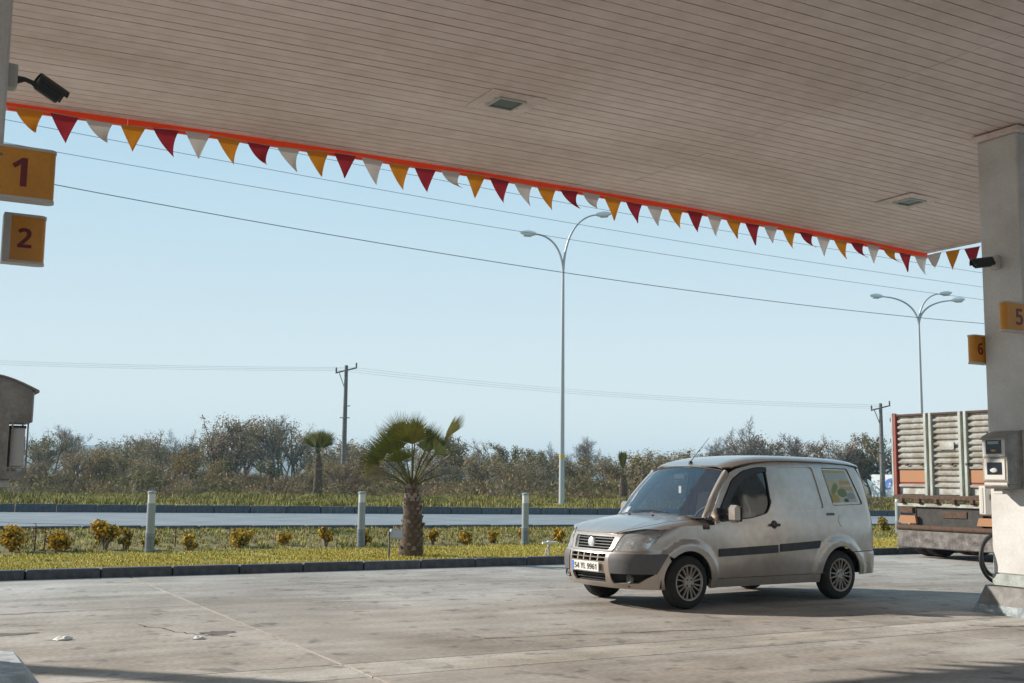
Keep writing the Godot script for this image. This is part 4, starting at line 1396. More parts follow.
	for sg in [1.0, -1.0]:
		var skin := func(u, y): return van_skin(u, y, -sg)
		# door
		var dp := [[0.848, 0.335], [0.848, 1.005], [0.925, 1.06], [0.84, 1.185], [0.735, 1.33], [0.64, 1.45], [0.52, 1.575], [0.40, 1.625], [0.1, 1.682], [-0.169, 1.708], [-0.169, 0.335]]
		var win := rounded([Vector2(U(0.80), 0.985), Vector2(U(0.80), 1.085), Vector2(U(0.675), 1.28), Vector2(U(0.49), 1.48), Vector2(U(0.29), 1.59), Vector2(U(0.06), 1.638), Vector2(U(-0.105), 1.645), Vector2(U(-0.115), 1.20), Vector2(U(-0.02), 1.085), Vector2(U(0.28), 1.028)], 0.05, 4)
		mb = MB.new()
		van_panel(mb, side_poly(dp), [win], cell, skin, 0.02)
		var door := part("front_door", mb, M.paint, t)
		mb = MB.new()
		van_panel(mb, win, [], cell, func(u, y): return van_skin(u, y, -sg, -0.022), 0.0)
		part("side_window", mb, M.glass_dark, door)
		mb = MB.new()
		for i in win.size():
			var a := win[i]; var b := win[(i + 1) % win.size()]
			mb.bar(van_skin(a.x, a.y, -sg, -0.008), van_skin(b.x, b.y, -sg, -0.008), 0.016, 0.022)
		part("window_seal", mb, M.black_plastic, door)
		# wind deflector along the top of the window
		mb = MB.new()
		var defl := PackedVector2Array()
		for q in [[0.80, 1.10], [0.675, 1.285], [0.49, 1.485], [0.29, 1.594], [0.06, 1.642], [-0.10, 1.65], [-0.10, 1.60], [0.06, 1.578], [0.25, 1.525], [0.44, 1.415], [0.60, 1.235], [0.72, 1.07]]: defl.append(Vector2(U(q[0]), q[1]))
		van_panel(mb, defl, [], cell, func(u, y): return van_skin(u, y, -sg, 0.016), 0.012)
		part("wind_deflector", mb, M.black_plastic, door)
		mb = MB.new()
		var dm := van_skin(U(-0.085), 0.945, -sg)
		mb.lathe([Vector2(0.0, 0.006), Vector2(0.045, 0.005), Vector2(0.056, 0.0)], 20, Transform3D(Basis(Vector3.RIGHT, -sg * PI / 2), dm))
		mb.box(dm + Vector3(0.0, 0.0, -sg * 0.02), Vector3(0.17, 0.035, 0.03), 0.01)
		part("door_handle", mb, M.black_plastic, door)
		mb = MB.new()
		van_panel(mb, side_poly([[0.815, 0.585], [0.815, 0.675], [-0.155, 0.705], [-0.155, 0.610]], 0.012), [], cell, func(u, y): return van_skin(u, y, -sg, 0.014), 0.016)
		part("side_strip", mb, M.trim, door)
		# mirror
		mb = MB.new()
		var mm := van_skin(U(0.70), 1.09, -sg)
		for yy in [1.045, 1.125]:
			mb.bar(Vector3(0.715, yy, mm.z + sg * 0.02), Vector3(0.70, yy, mm.z - sg * 0.13), 0.06, 0.045, 0.01)
		mb.box(Vector3(0.745, 1.08, mm.z + sg * 0.005), Vector3(0.11, 0.15, 0.02), 0.006)
		var mir := part("wing_mirror", mb, M.black_plastic, t)
		mb = MB.new()
		mb.box(Vector3(0.715, 1.09, mm.z - sg * 0.20), Vector3(0.09, 0.205, 0.17), 0.035)
		part("mirror_shell", mb, M.paint, mir)
		mb = MB.new()
		mb.box(Vector3(0.665, 1.09, mm.z - sg * 0.20), Vector3(0.012, 0.18, 0.15), 0.004)
		part("mirror_rim", mb, M.black_plastic, mir)
		# cargo side
		var cp := [[-0.180, 0.335], [-0.180, 1.708]]
		for i in range(top_line.size() - 1, -1, -1):
			if top_line[i][0] < -0.2: cp.append(top_line[i])
		cp.append([-1.985, 1.50]); cp.append([-2.02, 1.2]); cp.append([-2.04, 0.9]); cp.append([-2.04, 0.595]); cp.append([-1.285, 0.595]); cp.append([-1.285, 0.335])
		var cpo := side_poly(cp)
		# the piece below the bumper line stops at the wheel arch
		var stamped := rounded([Vector2(U(-0.28), 1.13), Vector2(U(-0.27), 1.655), Vector2(U(-0.955), 1.665), Vector2(U(-1.05), 1.145)], 0.05, 4)
		var rwin := rounded([Vector2(U(-1.215), 1.175), Vector2(U(-1.125), 1.66), Vector2(U(-1.71), 1.655), Vector2(U(-1.845), 1.19)], 0.04, 4)
		mb = MB.new()
		van_panel(mb, cpo, [stamped, rwin, arch(ur)], 0.04, skin, 0.02)
		var cargo := part("cargo_side", mb, M.paint, t)
		mb = MB.new()
		van_panel(mb, stamped, [], cell, func(u, y): return van_skin(u, y, -sg, -0.014), 0.0)
		part("stamped_panel", mb, M.paint, cargo)
		mb = MB.new()
		van_panel(mb, rwin, [], cell, func(u, y): return van_skin(u, y, -sg, -0.012), 0.0)
		var rw := part("rear_side_window", mb, M.paint, cargo)
		if sg > 0:
			mb = MB.new()
			van_panel(mb, side_poly([[-1.245, 1.215], [-1.155, 1.63], [-1.655, 1.625], [-1.765, 1.225]]), [], cell, func(u, y): return van_skin(u, y, -sg, -0.006), 0.0)
			for i in mb.t.size(): mb.t[i] = Vector2(mb.t[i].x, 1.0 - mb.t[i].y)
			part("poster", mb, dust_poster, rw)
		mb = MB.new()
		for i in rwin.size():
			var a := rwin[i]; var b := rwin[(i + 1) % rwin.size()]
			mb.bar(van_skin(a.x, a.y, -sg, -0.006), van_skin(b.x, b.y, -sg, -0.006), 0.008, 0.014)
		part("window_seal", mb, M.trim, rw)
		mb = MB.new()
		van_panel(mb, side_poly([[-0.185, 0.618], [-0.185, 0.712], [-0.93, 0.742], [-0.875, 0.648]], 0.012), [], cell, func(u, y): return van_skin(u, y, -sg, 0.014), 0.016)
		part("side_strip", mb, M.trim, cargo)
		if sg > 0:
			mb = MB.new()
			var ring := circle(Vector2(U(-1.37), 0.985), 0.075, 22)
			van_panel(mb, ring, [], 0.05, func(u, y): return van_skin(u, y, -sg, 0.004), 0.012)
			part("fuel_flap", mb, M.paint, cargo)
			mb = MB.new()
			van_panel(mb, side_poly([[-1.07, 1.055], [-1.23, 1.055], [-1.23, 1.085], [-1.07, 1.085]], 0.008), [], 0.04, func(u, y): return van_skin(u, y, -sg, 0.005), 0.006)
			part("side_badge", mb, M.trim_grey, cargo)
		# tail light and rear bumper
		mb = MB.new()
		van_panel(mb, side_poly([[-2.048, 0.75], [-2.048, 1.30], [-2.085, 1.30], [-2.095, 0.75]], 0.01), [], 0.05, func(u, y): return van_skin(u, y, -sg, 0.005), 0.02)
		part("tail_light", mb, M.red_lens, t)
		# sill
		mb = MB.new()
		van_panel(mb, side_poly([[0.93, 0.225], [0.93, 0.328], [-0.93, 0.328], [-0.93, 0.225]]), [], cell, func(u, y): return van_skin(u, y, -sg, -0.012), 0.04)
		part("sill", mb, M.paint, t)
		# pillar between windscreen and door
		mb = MB.new()
		mb.grid(func(u, w):
			var a: Vector3 = ws.call(0.0 if sg > 0 else 1.0, w)
			var y2 := lerpf(1.02, 1.575, w)
			var x2: float = lerpf(0.955, 0.53, w) + 0.012 * sin(PI * w)
			var b := van_skin(U(x2), y2 + 0.015, -sg)
			return a.lerp(b, u) + Vector3(0.012, 0.012, -sg * 0.01) * sin(PI * u), 6, 14, Vector3(0.5, 0.5, -sg))
		part("screen_pillar", mb, M.paint, t)
		# seam behind the door, dark liner inside
		mb = MB.new()
		for px in [[0.852, 0.33, 0.95], [-0.1745, 0.33, 1.70]]:
			for i in 16:
				var ya := lerpf(px[1], px[2], i / 16.0); var yb := lerpf(px[1], px[2], (i + 1) / 16.0)
				mb.bar(van_skin(U(px[0]), ya, -sg, -0.014), van_skin(U(px[0]), yb, -sg, -0.014), 0.02, 0.01)
		part("door_seam", mb, M.cavity, t)
	# rear end: doors, glass, bumper, closing the tail
	mb = MB.new()
	var u0 := U(-2.045); var u1: float = plan_u[-1]
	for sg in [1.0, -1.0]:
		van_panel(mb, poly([[u0, 0.595], [u1, 0.595], [u1, 1.70], [u0 - 0.12, 1.655], [u0 - 0.03, 1.4], [u0, 1.0]]), [], 0.07, func(u, y): return van_skin(u, y, -sg), 0.0)
	part("rear_doors", mb, M.paint, t)
	mb = MB.new()
	for sg in [1.0, -1.0]:
		van_panel(mb, poly([[ur + 0.0, 0.585], [ur, 0.30], [U(-1.95), 0.30], [u1, 0.32], [u1, 0.585]]), [arch(ur)], 0.06, func(u, y): return van_skin(u, y, -sg, 0.004), 0.02)
	part("rear_bumper", mb, M.paint, t)
	# underbody and cabin lining, set in from the skin
	mb = MB.new()
	mb.box(Vector3(0, 0.34, 0), Vector3(1.78, 0.20, 1.50), 0.02)
	mb.box(Vector3(-1.95, 0.40, 0), Vector3(0.22, 0.20, 1.3), 0.02)
	mb.box(Vector3(1.80, 0.38, 0), Vector3(0.30, 0.26, 1.15), 0.02)
	mb.box(Vector3(-1.285, 0.52, 0), Vector3(0.85, 0.22, 1.06), 0.02)
	mb.box(Vector3(1.285, 0.52, 0), Vector3(0.85, 0.5, 1.06), 0.02)
	mb.box(Vector3(-1.0, 0.26, 0.1), Vector3(1.6, 0.09, 0.12), 0.02)
	part("underbody", mb, M.cavity, t)
	for sg in [1.0, -1.0]:
		for wx in [1.285, -1.285]:
			mb = MB.new()
			var ax := Transform3D(Basis(Vector3.RIGHT, PI / 2), Vector3(wx, 0.30, 0))
			for i in 24:
				var a := PI * i / 24 - 0.15; var b := PI * (i + 1) / 24 - 0.15
				var r := 0.372
				var A := Vector3(wx + cos(a) * r, 0.30 + sin(a) * r, sg * 0.52); var B := Vector3(wx + cos(b) * r, 0.30 + sin(b) * r, sg * 0.52)
				mb.quad(A, B, B + Vector3(0, 0, sg * 0.275), A + Vector3(0, 0, sg * 0.275), Vector3(wx, 0.3, A.z) - A)
			part("wheel_arch_liner", mb, M.cavity, t)
	mb = MB.new()
	mb.box(Vector3(-0.42, 1.05, 0), Vector3(0.03, 1.22, 1.34), 0.01)
	part("bulkhead", mb, M.seat, t)
	mb = MB.new()
	mb.box(Vector3(0.28, 0.45, 0), Vector3(1.36, 0.05, 1.5), 0.01)
	part("cabin_floor", mb, M.seat, t)
	mb = MB.new()
	mb.box(Vector3(0.84, 0.86, 0), Vector3(0.36, 0.30, 1.42), 0.07)
	mb.box(Vector3(0.99, 1.0, 0), Vector3(0.26, 0.06, 1.38), 0.02)
	var dash := part("dashboard", mb, M.seat, t)
	mb = MB.new()
	mb.box(Vector3(0.90, 1.038, 0.42), Vector3(0.20, 0.012, 0.28), 0.004, Basis(Vector3.UP, 0.4))
	mb.box(Vector3(0.88, 1.04, -0.36), Vector3(0.16, 0.018, 0.20), 0.005, Basis(Vector3.UP, -0.3))
	part("papers", mb, M.paper, dash)
	mb = MB.new()
	mb.lathe([Vector2(0.0, 0.05), Vector2(0.03, 0.045), Vector2(0.045, 0.015), Vector2(0.04, 0.0), Vector2(0.0, -0.001)], 14, Transform3D(Basis.IDENTITY, Vector3(0.92, 1.03, 0.22)))
	part("red_ornament", mb, M.red_cloth, dash)
	for z in [-0.37, 0.37]:
		mb = MB.new()
		mb.box(Vector3(0.12, 0.72, z), Vector3(0.50, 0.14, 0.48), 0.05)
		mb.box(Vector3(-0.16, 1.02, z), Vector3(0.13, 0.62, 0.46), 0.05, Basis(Vector3.BACK, 0.2))
		mb.box(Vector3(-0.25, 1.42, z), Vector3(0.09, 0.19, 0.26), 0.04, Basis(Vector3.BACK, 0.15))
		mb.box(Vector3(0.10, 0.56, z), Vector3(0.40, 0.2, 0.40), 0.01)
		part("seat", mb, M.seat, t)
	mb = MB.new()
	var wpts := []; var wr := []
	var wb := Basis(Vector3.BACK, -1.05)
	for i in 25:
		var a := TAU * i / 24
		wpts.append(Vector3(0.60, 1.0, -0.37) + wb * Vector3(cos(a) * 0.185, 0, sin(a) * 0.185) ); wr.append(0.014)
	mb.tube(wpts, wr, 8, false)
	mb.bar(Vector3(0.60, 1.0, -0.37) + wb * Vector3(-0.18, 0, 0), Vector3(0.60, 1.0, -0.37) + wb * Vector3(0.18, 0, 0), 0.05, 0.02, 0.005)
	mb.bar(Vector3(0.60, 1.0, -0.37), Vector3(0.80, 0.9, -0.37), 0.06, 0.06, 0.01)
	part("steering_wheel", mb, M.black_plastic, t)
	mb = MB.new()
	mb.box(Vector3(0.66, 1.52, 0), Vector3(0.03, 0.07, 0.22), 0.012)
	mb.bar(Vector3(0.66, 1.49, 0.0), Vector3(0.66, 1.40, 0.0), 0.004, 0.004)
	var rvm := part("inner_mirror", mb, M.black_plastic, t)
	mb = MB.new()
	mb.box(Vector3(0.66, 1.36, 0.0), Vector3(0.008, 0.09, 0.05), 0.003)
	part("air_freshener", mb, M.paper, rvm)
	# ---- wheels
	for sg in [1.0, -1.0]:
		for wx in [1.285, -1.285]:
			van_wheel(t, Vector3(wx, 0.304, -sg * 0.758), -sg, 0.304)

func van_wheel(t: Node3D, at: Vector3, out: float, r: float) -> void:
	var w := Node3D.new(); w.name = "wheel"
	t.add_child(w, true)
	w.position = at
	w.rotation = Vector3(0, 0 if out < 0 else PI, 0)
	if out < 0 and at.x > 0: w.rotation.z = 0.4
	# local -z is outwards
	var ax := Transform3D(Basis(Vector3.RIGHT, -PI / 2), Vector3.ZERO)
	var mb := MB.new()
	var prof := [Vector2(0.195, 0.088), Vector2(0.21, 0.094), Vector2(r - 0.05, 0.092), Vector2(r - 0.018, 0.080), Vector2(r - 0.004, 0.062), Vector2(r, 0.045), Vector2(r, -0.045), Vector2(r - 0.004, -0.062), Vector2(r - 0.018, -0.080), Vector2(r - 0.05, -0.092), Vector2(0.2, -0.09)]
	prof.reverse()
	mb.lathe(prof, 40, ax)
	part("tyre", mb, M.tyre, w)
	mb = MB.new()
	mb.lathe([Vector2(0.0, 0.045), Vector2(0.17, 0.045), Vector2(0.20, 0.05)], 32, Transform3D(Basis(Vector3.RIGHT, -PI / 2), Vector3.ZERO))
	part("rim", mb, M.cavity, w)
	# hubcap: outer ring, dished hub and eight forked spokes
	mb = MB.new()
	mb.lathe([Vector2(0.212, 0.088), Vector2(0.205, 0.100), Vector2(0.190, 0.097), Vector2(0.182, 0.080)], 40, ax)
	mb.lathe([Vector2(0.082, 0.062), Vector2(0.078, 0.086), Vector2(0.05, 0.096), Vector2(0.02, 0.092), Vector2(0.0, 0.092)], 28, ax)
	for i in 8:
		var b := Basis(Vector3.BACK, TAU * i / 8.0)
		for k in [-1.0, 1.0]:
			var p0 := b * Vector3(k * 0.011, 0.07, -0.084)
			var p1 := b * Vector3(k * 0.034, 0.190, -0.092)
			mb.bar(p0, p1, 0.024, 0.016, 0.003)
	part("hubcap", mb, M.hubcap, w)
	mb = MB.new()
	for i in 4:
		var a := TAU * i / 4.0 + 0.4
		mb.lathe([Vector2(0.0, 0.098), Vector2(0.011, 0.097), Vector2(0.012, 0.085)], 8, Transform3D(Basis(Vector3.RIGHT, -PI / 2), Vector3(cos(a) * 0.045, sin(a) * 0.045, 0)))
	part("wheel_bolts", mb, M.cavity, w)

# ---------------------------------------------------------------- truck seen from behind
func build_truck() -> void:
	# local x: forward (away from the camera's left), z: right; rear at x = 0
	var t := thing("truck", "high sided tipper truck seen from behind with corrugated tailgate and red corner posts", "truck", Vector3(18.45, 0, -15.55), 0.03)
	var w := 1.25; var y0 := 1.24; var y1 := 2.90
	var mb := MB.new()
	# body sides, floor
	for z in [-w, w]:
		mb.box(Vector3(3.2, (y0 + y1) / 2, z), Vector3(6.2, y1 - y0 - 0.06, 0.06), 0.01)
		for i in 8:
			mb.box(Vector3(0.5 + i * 0.8, (y0 + y1) / 2, z * 1.03), Vector3(0.09, y1 - y0 - 0.1, 0.05), 0.01)
	mb.box(Vector3(6.3, (y0 + y1) / 2, 0), Vector3(0.08, y1 - y0, w * 2 - 0.08), 0.01)
	mb.box(Vector3(3.2, y0 - 0.02, 0), Vector3(6.2, 0.08, w * 2 - 0.1), 0.01)
	part("load_bed", mb, M.truck_white, t)
	# tailgate: three bays of pressed ribs between posts
	var gate := MB.new()
	gate.box(Vector3(-0.01, (y0 + y1) / 2, 0), Vector3(0.03, y1 - y0 - 0.06, w * 2 - 0.1), 0.0)
	var tg := part("tailgate", gate, M.truck_white, t)
	var bays := [[-1.14, -0.42], [-0.30, 0.42], [0.54, 1.14]]
	bays = [[-1.13, -0.46], [-0.27, 0.36], [0.55, 1.13]]
	for b in bays:
		var n := 12
		for i in n:
			var ya := lerpf(y0 + 0.16, y1 - 0.08, float(i) / n); var yb := lerpf(y0 + 0.16, y1 - 0.08, float(i + 1) / n)
			if b != bays[1] and i == 1: continue
			if b != bays[1] and i == 2: continue
			mb = MB.new()
			var pr := PackedVector2Array([Vector2(-0.02, ya), Vector2(-0.075, ya + 0.018), Vector2(-0.085, ya + 0.05), Vector2(-0.05, yb - 0.045), Vector2(-0.022, yb - 0.012), Vector2(-0.02, yb)])
			mb.prism(pr, b[1] - b[0], Transform3D(Basis.IDENTITY, Vector3(0, 0, b[0])))
			part("rib", mb, M.truck_white, tg)
	for z in [-0.365, 0.455]:
		for dz in [-0.062, 0.062]:
			mb = MB.new()
			mb.box(Vector3(-0.065, (y0 + y1) / 2 - 0.02, z + dz), Vector3(0.10, y1 - y0 + 0.02, 0.075), 0.012)
			part("gate_post", mb, M.truck_green, tg)
	for z in [-1.19, 1.19]:
		mb = MB.new()
		mb.box(Vector3(-0.06, (y0 + y1) / 2, z), Vector3(0.10, y1 - y0, 0.075), 0.012)
		part("corner_post", mb, M.truck_red, tg)
		mb = MB.new()
		mb.box(Vector3(-0.03, (y0 + y1) / 2, z * 1.062), Vector3(0.14, y1 - y0 + 0.04, 0.06), 0.012)
		part("outer_post", mb, M.truck_green, tg)
		for i in 4:
			mb = MB.new()
			mb.box(Vector3(-0.02, y0 + 0.25 + i * 0.43, z * 1.10), Vector3(0.09, 0.08, 0.05), 0.012)
			mb.lathe([Vector2(0.0, -0.03), Vector2(0.02, -0.03), Vector2(0.02, 0.05), Vector2(0.0, 0.05)], 8, Transform3D(Basis.IDENTITY, Vector3(-0.07, y0 + 0.25 + i * 0.43, z * 1.10)))
			part("hinge", mb, M.truck_dark, tg)
	for b in [bays[0], bays[2]]:
		mb = MB.new()
		mb.box(Vector3(-0.05, y0 + 0.385, (b[0] + b[1]) / 2), Vector3(0.03, 0.24, b[1] - b[0] - 0.02), 0.004)
		part("reflector_panel", mb, M.amber_lens, tg, "worn orange reflector panel on the tailgate")
		mb = MB.new()
		mb.box(Vector3(-0.05, y0 + 0.23, (b[0] + b[1]) / 2), Vector3(0.028, 0.045, b[1] - b[0] - 0.04), 0.004)
		part("red_strip", mb, M.truck_red, tg)
	mb = MB.new()
	mb.box(Vector3(-0.05, y1 - 0.035, 0), Vector3(0.09, 0.05, w * 2 - 0.14), 0.012)
	part("top_rail", mb, M.rust, tg)
	mb = MB.new()
	mb.box(Vector3(-0.095, y0 + 0.98, 0.08), Vector3(0.02, 0.15, 0.34), 0.006)
	part("nameplate", mb, M.truck_white, tg)
	for k in 6:
		mb = MB.new()
		mb.box(Vector3(-0.10, y0 + 0.62, -0.9 + k * 0.36), Vector3(0.05, 0.05, 0.07), 0.01)
		part("latch", mb, M.rust, tg)
	# sill below the gate with hanging hooks
	mb = MB.new()
	mb.box(Vector3(-0.05, y0 - 0.03, 0), Vector3(0.14, 0.09, w * 2), 0.01)
	part("sill_beam", mb, M.rust, t)
	mb = MB.new()
	mb.box(Vector3(-0.02, y0 - 0.19, 0.0), Vector3(0.10, 0.07, w * 2 - 0.06), 0.01)
	part("lower_rail", mb, M.truck_white, t)
	for k in 6:
		mb = MB.new()
		mb.box(Vector3(-0.10, y0 - 0.10, -1.05 + k * 0.42), Vector3(0.07, 0.12, 0.10), 0.02)
		mb.bar(Vector3(-0.10, y0 - 0.10, -1.12 + k * 0.42), Vector3(-0.06, y0 - 0.17, -0.95 + k * 0.42), 0.03, 0.03)
		part("gate_hook", mb, M.rust, t)
	# chassis, lights, bumper
	mb = MB.new()
	for z in [-0.42, 0.42]: mb.box(Vector3(3.6, 0.92, z), Vector3(7.2, 0.26, 0.10), 0.01)
	mb.box(Vector3(0.12, 0.90, 0), Vector3(0.12, 0.28, 1.7), 0.01)
	mb.box(Vector3(0.9, 0.75, 0), Vector3(1.4, 0.35, 0.8), 0.02)
	part("chassis", mb, M.truck_dark, t)
	for z in [-1.0, 1.0]:
		mb = MB.new()
		mb.box(Vector3(-0.03, 0.94, z * 0.98), Vector3(0.10, 0.12, 0.34), 0.012)
		part("lamp_bracket", mb, M.rust, t)
		mb = MB.new()
		mb.prism(PackedVector2Array([Vector2(-0.22, 0.0), Vector2(0.22, 0.0), Vector2(0.20, 0.15), Vector2(-0.17, 0.15)]), 0.07, Transform3D(Basis(Vector3.UP, -PI / 2), Vector3(-0.04, 0.69, z * 0.93)))
		part("tail_light", mb, M.amber_lens, t)
	mb = MB.new()
	mb.box(Vector3(-0.02, 0.88, 0.15), Vector3(0.02, 0.13, 0.56), 0.004)
	part("number_plate", mb, M.rust, t)
	mb = MB.new()
	mb.box(Vector3(0.0, 0.80, 0), Vector3(0.02, 0.42, 1.55), 0.004)
	part("mud_flap", mb, M.truck_dark, t)
	mb = MB.new()
	mb.tube([Vector3(-0.06, 0.60, -1.2), Vector3(-0.06, 0.60, 1.2)], [0.055, 0.055], 12)
	part("bumper_tube", mb, M.rust, t)
	mb = MB.new()
	mb.box(Vector3(-0.05, 0.37, 0), Vector3(0.10, 0.34, 2.42), 0.02)
	part("bumper", mb, M.bumper, t)
	for z in [-0.95, 0.95]:
		for x in [0.75, 1.95, 5.6]:
			for dz in ([0.0] if x > 5.0 else [-0.15, 0.15]):
				mb = MB.new()
				var r := 0.50
				var pr := [Vector2(0.26, -0.12), Vector2(r - 0.06, -0.135), Vector2(r - 0.01, -0.10), Vector2(r, -0.07), Vector2(r, 0.07), Vector2(r - 0.01, 0.10), Vector2(r - 0.06, 0.135), Vector2(0.26, 0.12), Vector2(0.22, 0.05), Vector2(0.0, 0.05)]
				mb.lathe(pr, 28, Transform3D(Basis(Vector3.RIGHT, PI / 2 * signf(z)), Vector3(x, r, z + dz)))
				part("wheel", mb, M.tyre, t)
	mb = MB.new()
	mb.box(Vector3(7.3, 1.75, 0), Vector3(1.7, 2.0, 2.4), 0.12)
	part("cab", mb, M.truck_white, t)

# ---------------------------------------------------------------- poles, posts and wires
func lamp_post(at: Vector3, height: float, arms: Array, label: String, yellow_tag: bool) -> void:
	var t := thing("street_lamp", label, "street lamp", at, 0.0, "street lamps along the road")
	var mb := MB.new()
	mb.tube([Vector3.ZERO, Vector3(0, 0.02, 0), Vector3(0, height, 0)], [0.14, 0.125, 0.06], 12)
	part("pole", mb, M.galv, t)
	mb = MB.new()
	mb.box(Vector3(0, 0.02, 0), Vector3(0.45, 0.05, 0.45), 0.01)
	part("base_plate", mb, M.galv, t)
	if yellow_tag:
		mb = MB.new()
		mb.lathe([Vector2(0.122, 2.02), Vector2(0.122, 2.16)], 12)
		part("yellow_band", mb, M.yellow, t)
	for a in arms:
		# a: horizontal reach (x, z), rise of the head above the fork
		var out := Vector3(a[0], 0, a[1]); var rise: float = a[2]
		mb = MB.new()
		var pts := []; var rad := []
		for i in 15:
			var u := i / 14.0
			pts.append(Vector3(0, height - 0.05, 0) + out * (0.12 * u + 0.88 * pow(u, 2.1)) + Vector3.UP * rise * (1.0 - pow(1.0 - u, 1.75)))
			rad.append(lerpf(0.058, 0.034, u))
		mb.tube(pts, rad, 8)
		part("arm", mb, M.galv, t)
		var tip: Vector3 = pts[-1]
		var dv := out.normalized()
		mb = MB.new()
		var hp := []; var hr := []
		for i in 9:
			var u := i / 8.0
			hp.append(tip + dv * (u * 0.72 - 0.08) + Vector3.UP * (0.02 + 0.05 * u))
			hr.append([0.05, 0.09, 0.125, 0.145, 0.15, 0.145, 0.12, 0.085, 0.03][i])
		mb.tube(hp, hr, 10)
		part("lamp_head", mb, M.lamp_head, t)
		mb = MB.new()
		mb.bar(tip + dv * 0.15 - Vector3.UP * 0.09, tip + dv * 0.5 - Vector3.UP * 0.07, 0.2, 0.05, 0.02)
		part("lamp_glass", mb, M.lamp_glass, t)

func power_pole(at: Vector3, h: float, turn: float, label: String) -> void:
	var t := thing("power_pole", label, "power pole", at, turn, "power poles")
	var mb := MB.new()
	mb.tube([Vector3(0, -0.2, 0), Vector3(0, h, 0)], [0.21, 0.12], 10)
	part("pole", mb, M.pole, t)
	mb = MB.new()
	mb.bar(Vector3(-0.75, h - 0.55, 0), Vector3(0.75, h - 0.15, 0), 0.10, 0.10, 0.01)
	part("crossarm", mb, M.pole, t)
	mb = MB.new()
	mb.bar(Vector3(-0.05, h - 1.7, 0.02), Vector3(-0.5, h - 0.5, 0.02), 0.05, 0.05)
	mb.bar(Vector3(-0.06, h - 2.9, 0.05), Vector3(0.35, h - 2.85, 0.05), 0.06, 0.06)
	mb.bar(Vector3(-0.35, h - 3.7, 0.05), Vector3(0.35, h - 3.7, 0.05), 0.06, 0.06)
	part("brace", mb, M.pole, t)
	for x in [-0.7, 0.0, 0.7]:
		mb = MB.new()
		mb.lathe([Vector2(0.03, 0.0), Vector2(0.07, 0.06), Vector2(0.04, 0.10), Vector2(0.075, 0.16), Vector2(0.045, 0.22), Vector2(0.06, 0.30), Vector2(0.0, 0.32)], 10, Transform3D(Basis.IDENTITY, Vector3(x, h - 0.30 + x * 0.26, 0)))
		part("insulator", mb, M.porcelain, t)

func wire(a: Vector3, b: Vector3, sag: float, r: float, m: Material, label: String, group: String) -> void:
	var mb := MB.new()
	var pts := []; var rad := []
	for i in 41:
		var u := i / 40.0
		pts.append(a.lerp(b, u) + Vector3.DOWN * sag * 4.0 * u * (1.0 - u)); rad.append(r)
	mb.tube(pts, rad, 5)
	single("overhead_wire", mb, m, label, "wire", group)

